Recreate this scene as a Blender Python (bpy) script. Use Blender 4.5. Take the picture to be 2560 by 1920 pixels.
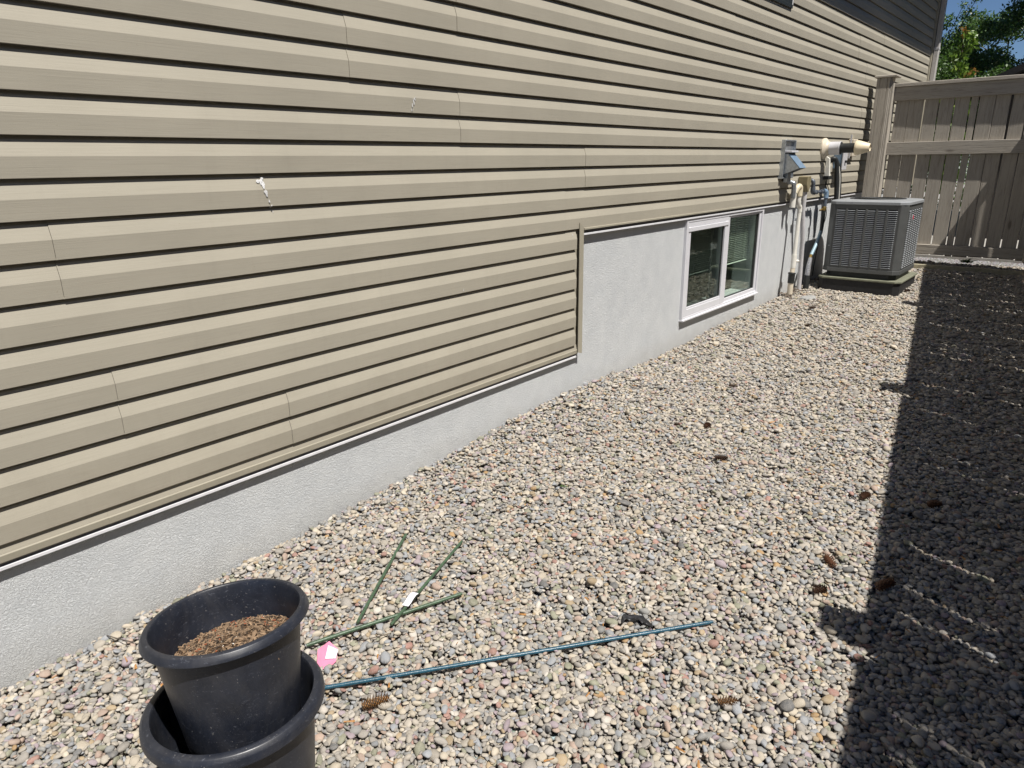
import bpy, bmesh, math, random
import numpy as np
from mathutils import Vector, Matrix, Quaternion
random.seed(7)
rng = np.random.default_rng(11)
scene = bpy.context.scene
for o in list(bpy.data.objects):
    bpy.data.objects.remove(o)
COL = scene.collection

# ------------------------------------------------------------------ camera
CAM = Vector((2.3183, 0.0, 1.5))
YAW, PIT, ROL = 0.699392787, -0.307771941, -0.0145678815
cy_, sy_, cp_, sp_ = math.cos(YAW), math.sin(YAW), math.cos(PIT), math.sin(PIT)
Fw = Vector((-sy_*cp_, cy_*cp_, sp_)); R0 = Vector((cy_, sy_, 0)); U0 = R0.cross(Fw)
Rt = R0*math.cos(ROL) + U0*math.sin(ROL); Up = -R0*math.sin(ROL) + U0*math.cos(ROL)
cam_d = bpy.data.cameras.new('camera'); cam = bpy.data.objects.new('camera', cam_d); COL.objects.link(cam)
cam.matrix_world = Matrix(((Rt.x, Up.x, -Fw.x, CAM.x), (Rt.y, Up.y, -Fw.y, CAM.y), (Rt.z, Up.z, -Fw.z, CAM.z), (0, 0, 0, 1)))
cam_d.sensor_width = 36; cam_d.lens = 36*1736.35/2560
cam_d.clip_start = 0.02; cam_d.clip_end = 500
scene.camera = cam

# ------------------------------------------------------------------ sky, sun, exposure
SUN = Vector((0.53, -0.147, 1.0)).normalized()
world = bpy.data.worlds.new('World'); scene.world = world; world.use_nodes = True
wn = world.node_tree; wn.nodes.clear()
sky = wn.nodes.new('ShaderNodeTexSky'); sky.sky_type = 'NISHITA'; sky.sun_disc = False
sky.sun_elevation = math.asin(SUN.z); sky.sun_rotation = math.atan2(SUN.x, SUN.y)
sky.air_density = 1.0; sky.dust_density = 0.0; sky.ozone_density = 6.0; sky.altitude = 2500
bg = wn.nodes.new('ShaderNodeBackground'); bg.inputs['Strength'].default_value = 0.054
wo = wn.nodes.new('ShaderNodeOutputWorld')
wn.links.new(sky.outputs[0], bg.inputs[0]); wn.links.new(bg.outputs[0], wo.inputs[0])
sl = bpy.data.lights.new('sun', 'SUN'); sl.energy = 5.0; sl.angle = math.radians(0.53); sl.color = (1.0, 0.955, 0.89)
so = bpy.data.objects.new('sun', sl); COL.objects.link(so); so.location = (6, -2, 12)
so.rotation_euler = SUN.to_track_quat('Z', 'Y').to_euler()
scene.view_settings.view_transform = 'Standard'; scene.view_settings.look = 'None'
scene.view_settings.exposure = 0.45; scene.view_settings.gamma = 1.0
scene.view_settings.use_curve_mapping = False

# ------------------------------------------------------------------ material helpers
class NT:
    def __init__(s, name):
        s.m = bpy.data.materials.new(name); s.m.use_nodes = True
        s.t = s.m.node_tree; s.t.nodes.clear()
        s.out = s.n('ShaderNodeOutputMaterial'); s.b = s.n('ShaderNodeBsdfPrincipled')
        s.l(s.b.outputs[0], s.out.inputs[0])
    def n(s, typ, **k):
        nd = s.t.nodes.new(typ)
        for a, v in k.items(): setattr(nd, a, v)
        return nd
    def l(s, a, b): s.t.links.new(a, b)
    def coord(s, scale=(1, 1, 1), kind='Object', rot=(0, 0, 0)):
        tc = s.n('ShaderNodeTexCoord'); mp = s.n('ShaderNodeMapping')
        mp.inputs['Scale'].default_value = scale; mp.inputs['Rotation'].default_value = rot
        s.l(tc.outputs[kind], mp.inputs[0]); return mp.outputs[0]
    def wcoord(s, scale=(1, 1, 1)):
        g = s.n('ShaderNodeNewGeometry'); mp = s.n('ShaderNodeMapping'); mp.inputs['Scale'].default_value = scale
        s.l(g.outputs['Position'], mp.inputs[0]); return mp.outputs[0]
    def noise(s, vec, scale, detail=4, rough=.6, dist=0.0):
        nd = s.n('ShaderNodeTexNoise'); nd.inputs['Scale'].default_value = scale
        nd.inputs['Detail'].default_value = detail; nd.inputs['Roughness'].default_value = rough
        nd.inputs['Distortion'].default_value = dist
        if vec: s.l(vec, nd.inputs['Vector'])
        return nd.outputs[0]
    def ramp(s, fac, stops):
        r = s.n('ShaderNodeValToRGB'); e = r.color_ramp.elements
        while len(e) < len(stops): e.new(.5)
        for el, (p, c) in zip(e, stops):
            el.position = p; el.color = (*c, 1) if len(c) == 3 else c
        s.l(fac, r.inputs[0]); return r.outputs[0]
    def mix(s, fac, a, b, mode='MIX'):
        m = s.n('ShaderNodeMix', data_type='RGBA', blend_type=mode)
        for i, v in ((0, fac), (6, a), (7, b)):
            if isinstance(v, (int, float)): m.inputs[i].default_value = v
            elif isinstance(v, tuple): m.inputs[i].default_value = (*v, 1) if len(v) == 3 else v
            else: s.l(v, m.inputs[i])
        return m.outputs[2]
    def math(s, op, a, b=0.0):
        m = s.n('ShaderNodeMath', operation=op)
        for i, v in ((0, a), (1, b)):
            if isinstance(v, (int, float)): m.inputs[i].default_value = v
            else: s.l(v, m.inputs[i])
        return m.outputs[0]
    def bump(s, h, strength=.3, dist=.01, prev=None):
        b = s.n('ShaderNodeBump'); b.inputs['Strength'].default_value = strength; b.inputs['Distance'].default_value = dist
        s.l(h, b.inputs['Height'])
        if prev: s.l(prev, b.inputs['Normal'])
        s.l(b.outputs[0], s.b.inputs['Normal']); return b.outputs[0]
    def col(s, c):
        if isinstance(c, tuple): s.b.inputs['Base Color'].default_value = (*c, 1)
        else: s.l(c, s.b.inputs['Base Color'])
    def set(s, rough=None, metal=None, spec=None):
        if rough is not None: s.b.inputs['Roughness'].default_value = rough
        if metal is not None: s.b.inputs['Metallic'].default_value = metal
        if spec is not None: s.b.inputs['Specular IOR Level'].default_value = spec
        return s

def plain(name, c, rough=.5, metal=0, spec=.5, var=.15, nscale=30, bump=0, bscale=200):
    t = NT(name); v = t.wcoord()
    nz = t.noise(v, nscale, 5, .65)
    lo = tuple(x*(1-var) for x in c); hi = tuple(min(1, x*(1+var)) for x in c)
    t.col(t.ramp(nz, [(.3, lo), (.7, hi)])); t.set(rough, metal, spec)
    if bump: t.bump(t.noise(v, bscale, 3), bump, .002)
    return t.m

def mat_siding():
    t = NT('vinyl_siding')
    v = t.wcoord((1, 1, 1))
    big = t.noise(v, 1.7, 4, .6)
    base = t.ramp(big, [(.3, (.338, .312, .253)), (.7, (.378, .348, .282))])
    oi = t.n('ShaderNodeObjectInfo')
    c = t.mix(t.math('MULTIPLY', oi.outputs['Random'], .25), base, (.325, .306, .255))
    gr = t.noise(t.wcoord((1, 2.2, 150)), 2.4, 5, .7, .6)
    c = t.mix(t.math('MULTIPLY', t.ramp(gr, [(.35, (1, 1, 1)), (.55, (0, 0, 0))]), .16), c, (.22, .197, .15))
    st = t.noise(t.wcoord((1, 9, .8)), 2.0, 5, .7)
    c = t.mix(t.math('MULTIPLY', t.ramp(st, [(.55, (0, 0, 0)), (.8, (1, 1, 1))]), .22), c, (.262, .24, .195))
    sp = t.noise(v, 90, 2, .5)
    c = t.mix(t.math('MULTIPLY', t.ramp(sp, [(.73, (0, 0, 0)), (.78, (1, 1, 1))]), .3), c, (.2, .17, .12))
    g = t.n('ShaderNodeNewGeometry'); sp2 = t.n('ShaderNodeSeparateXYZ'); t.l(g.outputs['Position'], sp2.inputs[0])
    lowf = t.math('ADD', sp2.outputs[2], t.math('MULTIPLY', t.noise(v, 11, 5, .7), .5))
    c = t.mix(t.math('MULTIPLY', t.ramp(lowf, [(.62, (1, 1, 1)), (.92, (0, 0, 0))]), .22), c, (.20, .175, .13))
    t.col(c); t.set(.62, 0, .3)
    b = t.bump(gr, .35, .0016)
    t.bump(t.noise(v, 2.4, 2, .5), .4, .02, b)
    return t.m

def mat_stucco():
    t = NT('parging'); v = t.wcoord()
    w = t.noise(v, 9, 3)
    c = t.ramp(w, [(.25, (.545, .565, .58)), (.75, (.62, .637, .645))])
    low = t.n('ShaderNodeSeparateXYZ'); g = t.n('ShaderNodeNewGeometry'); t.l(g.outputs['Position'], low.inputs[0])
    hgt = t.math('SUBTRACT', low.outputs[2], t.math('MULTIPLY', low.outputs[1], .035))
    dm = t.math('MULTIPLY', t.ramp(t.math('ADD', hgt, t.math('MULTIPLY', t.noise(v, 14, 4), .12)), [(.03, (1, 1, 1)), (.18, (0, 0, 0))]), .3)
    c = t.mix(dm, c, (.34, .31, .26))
    t.col(c); t.set(.9, 0, .2)
    n1 = t.noise(v, 180, 3, .55, 1.2); n2 = t.noise(v, 45, 3)
    h = t.math('ADD', t.ramp(n1, [(.38, (0, 0, 0)), (.62, (1, 1, 1))]), t.math('MULTIPLY', n2, .35))
    t.bump(h, .8, .0028)
    return t.m

def mat_wood(name, axis, tint=(1, 1, 1)):
    t = NT(name)
    sc = {'z': (16, 16, .9), 'x': (.9, 16, 16), 'y': (16, .9, 16)}[axis]
    oi = t.n('ShaderNodeObjectInfo'); tc = t.n('ShaderNodeNewGeometry'); add = t.n('ShaderNodeVectorMath', operation='ADD')
    mul = t.n('ShaderNodeVectorMath', operation='SCALE'); mul.inputs['Scale'].default_value = 7.0
    cmb = t.n('ShaderNodeCombineXYZ')
    for i in range(3): t.l(oi.outputs['Random'], cmb.inputs[i])
    t.l(cmb.outputs[0], mul.inputs[0]); t.l(tc.outputs['Position'], add.inputs[0]); t.l(mul.outputs[0], add.inputs[1])
    mp = t.n('ShaderNodeMapping'); mp.inputs['Scale'].default_value = sc; t.l(add.outputs[0], mp.inputs[0]); v = mp.outputs[0]
    gr = t.noise(v, 2.2, 7, .7, 1.1)
    fine = t.noise(v, 9, 4, .7, .3)
    k = lambda c: tuple(a*b for a, b in zip(c, tint))
    c = t.ramp(gr, [(.30, k((.22, .197, .163))), (.45, k((.38, .345, .298))), (.60, k((.43, .395, .34))), (.8, k((.47, .44, .39)))])
    c = t.mix(t.math('MULTIPLY', t.ramp(fine, [(.34, (1, 1, 1)), (.46, (0, 0, 0))]), .5), c, k((.14, .12, .1)))
    vo = t.n('ShaderNodeTexVoronoi'); vo.inputs['Scale'].default_value = 1.0
    m2 = t.n('ShaderNodeMapping'); m2.inputs['Scale'].default_value = {'z': (5, 5, 1.6), 'x': (1.6, 5, 5), 'y': (5, 1.6, 5)}[axis]
    t.l(add.outputs[0], m2.inputs[0]); t.l(m2.outputs[0], vo.inputs['Vector'])
    kn = t.ramp(vo.outputs['Distance'], [(.05, (1, 1, 1)), (.10, (0, 0, 0))])
    c = t.mix(t.math('MULTIPLY', kn, .7), c, k((.07, .05, .04)))
    c = t.mix(t.math('MULTIPLY', oi.outputs['Random'], .35), c, k((.31, .29, .255)))
    t.col(c); t.set(.85, 0, .2)
    t.bump(t.math('ADD', gr, t.math('MULTIPLY', fine, .6)), .6, .004)
    return t.m

def mat_pebble():
    t = NT('river_pebble')
    a = t.n('ShaderNodeAttribute'); a.attribute_type = 'INSTANCER'; a.attribute_name = 'tone'
    oi = t.n('ShaderNodeObjectInfo')
    v = t.coord((1, 1, 1)); ad = t.n('ShaderNodeVectorMath', operation='ADD')
    cmb = t.n('ShaderNodeCombineXYZ'); t.l(t.math('MULTIPLY', oi.outputs['Random'], 40), cmb.inputs[0]); t.l(v, ad.inputs[0]); t.l(cmb.outputs[0], ad.inputs[1])
    n = t.noise(ad.outputs[0], 1.6, 5, .65); n2 = t.noise(ad.outputs[0], 9, 3, .7)
    c = t.mix(t.math('MULTIPLY', t.ramp(n, [(.4, (0, 0, 0)), (.7, (1, 1, 1))]), .35), a.outputs['Color'], (.42, .38, .32))
    c = t.mix(t.math('MULTIPLY', t.ramp(n2, [(.4, (1, 1, 1)), (.5, (0, 0, 0))]), .22), c, (.12, .11, .10))
    t.col(c); t.set(.68, 0, .3); t.bump(n2, .25, .05)
    return t.m

def mat_ground():
    t = NT('gravel_bed'); v = t.wcoord()
    vo = t.n('ShaderNodeTexVoronoi'); vo.inputs['Scale'].default_value = 60; t.l(v, vo.inputs['Vector'])
    hs = t.n('ShaderNodeHueSaturation'); hs.inputs['Saturation'].default_value = .22; hs.inputs['Value'].default_value = .45
    t.l(vo.outputs['Color'], hs.inputs['Color'])
    c = t.mix(t.ramp(vo.outputs['Distance'], [(.3, (0, 0, 0)), (.7, (1, 1, 1))]), hs.outputs[0], (.06, .05, .045))
    t.col(c); t.set(.9); t.bump(vo.outputs['Distance'], -.8, .01)
    return t.m

def mat_soil():
    t = NT('potting_soil'); v = t.wcoord()
    c = t.ramp(t.noise(v, 160, 5, .7), [(.3, (.02, .013, .009)), (.5, (.09, .055, .032)), (.68, (.2, .13, .08))])
    t.col(c); t.set(.95, 0, .1); t.bump(t.noise(v, 220, 4, .7), 1, .006)
    return t.m

def mat_pot():
    t = NT('black_plastic'); v = t.wcoord()
    n = t.noise(v, 12, 6, .7)
    c = t.ramp(n, [(.35, (.0105, .0125, .019)), (.75, (.022, .026, .038))])
    du = t.noise(t.wcoord((1, 1, .45)), 7, 6, .72, .8)
    c = t.mix(t.math('MULTIPLY', t.ramp(du, [(.48, (0, 0, 0)), (.72, (1, 1, 1))]), .28), c, (.085, .08, .078))
    sc = t.noise(t.wcoord((1, 1, 3)), 60, 4, .75, 1.5)
    c = t.mix(t.math('MULTIPLY', t.ramp(sc, [(.60, (0, 0, 0)), (.72, (1, 1, 1))]), .5), c, (.16, .17, .20))
    d = t.noise(v, 150, 2, .5)
    c = t.mix(t.math('MULTIPLY', t.ramp(d, [(.70, (0, 0, 0)), (.75, (1, 1, 1))]), .5), c, (.24, .23, .22))
    t.col(c); t.set(None, 0, .5); t.l(t.math('ADD', t.math('MULTIPLY', du, .35), .22), t.b.inputs['Roughness'])
    t.bump(n, .15, .004)
    return t.m

def mat_glass(name, tint, refl=.9):
    t = NT(name); t.t.nodes.remove(t.b)
    tr = t.n('ShaderNodeBsdfTransparent'); tr.inputs[0].default_value = (*tint, 1)
    gl = t.n('ShaderNodeBsdfGlossy'); gl.inputs['Roughness'].default_value = .012; gl.inputs['Color'].default_value = (.92, 1, .95, 1)
    lw = t.n('ShaderNodeLayerWeight'); lw.inputs[0].default_value = .5; fr = t.math('ADD', t.math('MULTIPLY', t.math('POWER', lw.outputs['Facing'], 4.0), .9), .06)
    mx = t.n('ShaderNodeMixShader'); t.l(t.math('MULTIPLY', fr, refl), mx.inputs[0]); t.l(tr.outputs[0], mx.inputs[1]); t.l(gl.outputs[0], mx.inputs[2])
    t.l(mx.outputs[0], t.out.inputs[0]); return t.m

def mat_leaf(name, c1, c2, c3):
    t = NT(name)
    at = t.n('ShaderNodeAttribute'); at.attribute_name = 'tone'
    c = t.ramp(at.outputs['Fac'], [(0, c1), (.6, c2), (1, c3)])
    t.col(c); t.set(.4, 0, .55)
    trn = t.n('ShaderNodeBsdfTranslucent'); t.l(t.mix(1.0, c, (1.0, 1.2, .5), 'MULTIPLY'), trn.inputs[0])
    mx = t.n('ShaderNodeMixShader'); mx.inputs[0].default_value = .3
    t.l(t.b.outputs[0], mx.inputs[1]); t.l(trn.outputs[0], mx.inputs[2]); t.l(mx.outputs[0], t.out.inputs[0])
    return t.m

M = dict(
    siding=mat_siding(), stucco=mat_stucco(),
    trim=plain('vinyl_trim', (.32, .295, .232), .5, var=.08, nscale=6),
    flash=plain('white_flashing', (.66, .66, .68), .45, var=.08),
    reveal=plain('dark_reveal', (.12, .115, .115), .6),  # dark grey carries the shade of the trim recesses and step channel
    white=plain('white_vinyl', (.60, .60, .63), .38, var=.05, nscale=8),
    gasket=plain('gasket', (.03, .03, .03), .6),
    fwz=mat_wood('weathered_board', 'z'), fwx=mat_wood('weathered_rail', 'x'), fwy=mat_wood('weathered_rail_long', 'y'),
    pebble=mat_pebble(), ground=mat_ground(), soil=mat_soil(), pot=mat_pot(),
    glass=mat_glass('window_glass', (.92, .98, .94)), glassd=mat_glass('window_glass_clear', (.80, .86, .83), .6),
    ac=plain('grey_cabinet_paint', (.105, .109, .108), .42, .25, var=.1, nscale=14, bump=.1),
    ac2=plain('grey_cabinet_top', (.30, .315, .33), .45, .15, var=.08, nscale=14),
    acdark=plain('dark_coil', (.012, .012, .013), .6, var=.3),
    pad=plain('green_grey_pad', (.17, .175, .125), .8, var=.25, nscale=20, bump=.3),
    red=plain('red_badge', (.5, .03, .06), .35), silver=plain('silver_badge', (.5, .5, .52), .35, .6),
    galv=plain('galvanised_steel', (.42, .45, .48), .38, .75, var=.25, nscale=40),
    blue_g=plain('blue_grey_metal', (.20, .29, .40), .4, .3, var=.15),
    pvc=plain('white_pvc', (.70, .68, .62), .4, var=.08), pvc_y=plain('yellowed_pvc', (.62, .55, .40), .4, var=.1),
    conduit=plain('grey_conduit', (.50, .49, .50), .45, var=.12),
    rubber=plain('black_rubber', (.018, .02, .02), .55, var=.3), olive=plain('olive_box', (.21, .18, .105), .5, var=.2),
    pipe=plain('blue_grey_pipe', (.10, .115, .14), .45, .3, var=.2), flex=plain('blue_flex', (.26, .36, .42), .45, .2, var=.2, nscale=60),
    brass=plain('brass', (.55, .38, .12), .3, .9), cream=plain('cream_vinyl', (.72, .62, .44), .45, var=.06),
    beige=plain('beige_vinyl', (.60, .53, .42), .45, var=.06),
    stake_g=plain('green_coated_stake', (.055, .095, .055), .4, var=.35, nscale=60, bump=.4, bscale=300),
    stake_b=plain('blue_coated_stake', (.018, .075, .115), .32, var=.35, nscale=50, bump=.3, bscale=300),
    pink=plain('pink_plastic', (.72, .23, .36), .4, var=.1), paper=plain('white_label', (.72, .72, .78), .5, var=.06),
    cone=plain('cone_scale', (.11, .048, .024), .6, var=.6, nscale=200), cone_l=plain('pale_cone_scale', (.34, .17, .055), .6, var=.5, nscale=200),
    bark=plain('tree_bark', (.09, .075, .06), .9, var=.4, nscale=12, bump=.6, bscale=30),
    scrap=plain('black_scrap', (.02, .02, .022), .45, var=.5, nscale=80), dropping=plain('dropping', (.58, .58, .58), .85, var=.3, nscale=200),
    shingle=plain('dark_shingle', (.012, .012, .013), .9, var=.4, nscale=30, bump=.6, bscale=60),
    patio=plain('pale_concrete', (.33, .315, .29), .85, var=.15, nscale=3), soffit=plain('white_soffit', (.62, .62, .62), .5, var=.05),
    darkwall=plain('interior_wall', (.72, .78, .70), .9), mulch=plain('wood_chip', (.21, .14, .085), .9, var=.6, nscale=90),
    mulch_d=plain('dark_chip', (.05, .034, .022), .9, var=.5, nscale=120), mulch_r=plain('reddish_chip', (.26, .075, .03), .85, var=.4, nscale=120), perlite=plain('perlite', (.75, .72, .66), .9),
    kerb=plain('edging_timber', (.34, .31, .22), .85, var=.25, nscale=20, bump=.3),
    bronze=plain('dark_window_frame', (.02, .022, .02), .4), dkglass=mat_glass('dark_glass', (.15, .17, .16)),
    leafA=mat_leaf('leaf_green', (.04, .075, .024), (.095, .17, .05), (.22, .31, .15)),
    leafB=mat_leaf('leaf_lime', (.05, .10, .015), (.14, .24, .035), (.30, .38, .08)),
    leafO=mat_leaf('leaf_orange', (.20, .09, .03), (.32, .16, .05), (.4, .24, .08)),
    grass=mat_leaf('grass_blade', (.05, .10, .02), (.10, .2, .04), (.2, .3, .08)),
    dleaf=plain('dead_leaf', (.11, .085, .065), .85, var=.4, nscale=60),
    tape=plain('silver_tape', (.42, .42, .44), .35, .5, var=.5, nscale=90), slab=plain('pale_flat_stone', (.27, .27, .26), .8, var=.15),
    roomdark=plain('dark_room', (.02, .022, .02), .9),
)

# ------------------------------------------------------------------ mesh helpers
class MB:
    def __init__(s): s.v = []; s.f = []; s.sm = []
    def add(s, vs, fs, smooth=False):
        o = len(s.v); s.v += [tuple(p) for p in vs]; s.f += [tuple(i+o for i in f) for f in fs]; s.sm += [smooth]*len(fs); return s
    def box(s, x0, x1, y0, y1, z0, z1, c=0.0):
        if c <= 0:
            vs = [(x, y, z) for x in (x0, x1) for y in (y0, y1) for z in (z0, z1)]
            return s.add(vs, [(0, 1, 3, 2), (4, 6, 7, 5), (0, 4, 5, 1), (2, 3, 7, 6), (0, 2, 6, 4), (1, 5, 7, 3)])
        bm = bmesh.new(); bmesh.ops.create_cube(bm, size=1)
        for v in bm.verts: v.co = Vector(((x0+x1)/2+v.co.x*(x1-x0), (y0+y1)/2+v.co.y*(y1-y0), (z0+z1)/2+v.co.z*(z1-z0)))
        bmesh.ops.bevel(bm, geom=list(bm.edges), offset=c, segments=1, affect='EDGES')
        vs = [v.co[:] for v in bm.verts]; fs = [[v.index for v in f.verts] for f in bm.faces]; bm.free()
        return s.add(vs, fs)
    def prism(s, prof, y0, y1, closed=True, smooth=False):      # prof: (x,z) list extruded along y
        n = len(prof); vs = [(x, y0, z) for x, z in prof]+[(x, y1, z) for x, z in prof]
        fs = [(i, (i+1) % n, n+(i+1) % n, n+i) for i in range(n if closed else n-1)]
        if closed: fs += [tuple(range(n))[::-1], tuple(range(n, 2*n))]
        return s.add(vs, fs, smooth)
    def poly(s, pts, off):                                       # flat polygon given thickness along off vector
        n = len(pts); off = Vector(off); vs = [Vector(p) for p in pts]; vs += [p+off for p in vs]
        fs = [tuple(range(n)), tuple(range(n, 2*n))[::-1]]+[(i, n+i, n+(i+1) % n, (i+1) % n) for i in range(n)]
        return s.add(vs, fs)
    def tube(s, pts, r, seg=10, caps=True):
        pts = [Vector(p) for p in pts]; rs = r if isinstance(r, (list, tuple)) else [r]*len(pts)
        n = len(pts); vs = []; up = None
        for i, p in enumerate(pts):
            d = (pts[min(i+1, n-1)]-pts[max(i-1, 0)]).normalized()
            if up is None:
                up = d.orthogonal().normalized()
            else:
                up = (up-d*up.dot(d)).normalized()
            q = d.cross(up)
            for k in range(seg):
                a = 2*math.pi*k/seg; vs.append(p+(up*math.cos(a)+q*math.sin(a))*rs[i])
        fs = [(i*seg+k, i*seg+(k+1) % seg, (i+1)*seg+(k+1) % seg, (i+1)*seg+k) for i in range(n-1) for k in range(seg)]
        o = len(s.v); s.add(vs, fs, True)
        if caps: s.add([vs[k] for k in range(seg)], [tuple(range(seg))[::-1]]); s.add(vs[-seg:], [tuple(range(seg))])
        return s
    def lathe(s, prof, mat=None, seg=48, closed=False):          # prof (r,z)
        mat = mat or Matrix(); n = len(prof)
        vs = [mat @ Vector((r*math.cos(2*math.pi*k/seg), r*math.sin(2*math.pi*k/seg), z)) for r, z in prof for k in range(seg)]
        fs = [(i*seg+k, i*seg+(k+1) % seg, (i+1)*seg+(k+1) % seg, (i+1)*seg+k) for i in range(n-1) for k in range(seg)]
        return s.add(vs, fs, True)
    def build(s, name, mat, parent=None, bevel=0):
        me = bpy.data.meshes.new(name); me.from_pydata(s.v, [], s.f)
        me.polygons.foreach_set('use_smooth', s.sm); me.materials.append(mat); me.validate(); me.update()
        if any(s.sm): me.set_sharp_from_angle(angle=math.radians(38)); me.polygons.foreach_set('use_smooth', s.sm[:len(me.polygons)])
        bm = bmesh.new(); bm.from_mesh(me); bmesh.ops.recalc_face_normals(bm, faces=bm.faces); bm.to_mesh(me); bm.free()
        o = bpy.data.objects.new(name, me); COL.objects.link(o)
        if parent is not None: link_child(o, parent)
        if bevel:
            b = o.modifiers.new('edge', 'BEVEL'); b.width = bevel; b.segments = 2; b.limit_method = 'ANGLE'
        return o

def link_child(o, p):
    o.parent = p
    w = p
    t = Vector((0, 0, 0))
    while w is not None: t += w.location; w = w.parent
    o.matrix_parent_inverse = Matrix.Translation(-t)      # parts are modelled in world coordinates
def thing(name, label, cat, loc=(0, 0, 0), group=None):
    o = bpy.data.objects.new(name, None); COL.objects.link(o); o.location = loc; o.empty_display_size = .1
    tag(o, label, cat, group); return o
def tag(o, label=None, cat=None, group=None, kind=None):
    for k, v in (('label', label), ('category', cat), ('group', group), ('kind', kind)):
        if v: o[k] = v
    return o
def inst(src, parent, loc, name=None, rot=None):
    c = src.copy(); COL.objects.link(c); c.parent = None; c.matrix_parent_inverse = Matrix()
    if parent is not None: link_child(c, parent)
    c.location = loc
    if rot: c.rotation_euler = rot
    return c
def bez(p, n=12):
    p = [Vector(q) for q in p]; out = []
    P = [p[0]*2-p[1]]+p+[p[-1]*2-p[-2]]
    for i in range(1, len(P)-2):
        a, b, c, d = P[i-1:i+3]
        for k in range(n):
            t = k/n; out.append(.5*((2*b)+(c-a)*t+(2*a-5*b+4*c-d)*t*t+(3*b-a-3*c+d)*t**3))
    out.append(p[-1]); return out

# ================================================================== GROUND
def gz(x, y):
    b = .035*(y-.3)
    m = .075*np.exp(-((y-3.25)/.75)**2) + .035*np.exp(-((y-2.1)/.8)**2)
    return b + m*np.exp(-np.maximum(x, 0)/.30)
g = MB(); xs = [-60, -10, -.2]+list(np.arange(0, 3.2, .2))+[4, 10, 60]; ys = [-60, -10]+list(np.arange(-1, 10, .3))+[12, 20, 60]
vs = []
for y in ys:
    for x in xs:
        yy = min(max(y, -1), 10); vs.append((x, y, float(gz(x if x < 3 else 3, yy))-.035))
nx = len(xs)
g.add(vs, [(j*nx+i, j*nx+i+1, (j+1)*nx+i+1, (j+1)*nx+i) for j in range(len(ys)-1) for i in range(nx-1)], True)
tag(g.build('ground', M['ground']), kind='structure')
pt = MB().box(-6, 12, 10.1, 60, .15, .33); tag(pt.build('patio', M['patio']), 'pale concrete patio beyond the back fence', kind='structure')

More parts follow.
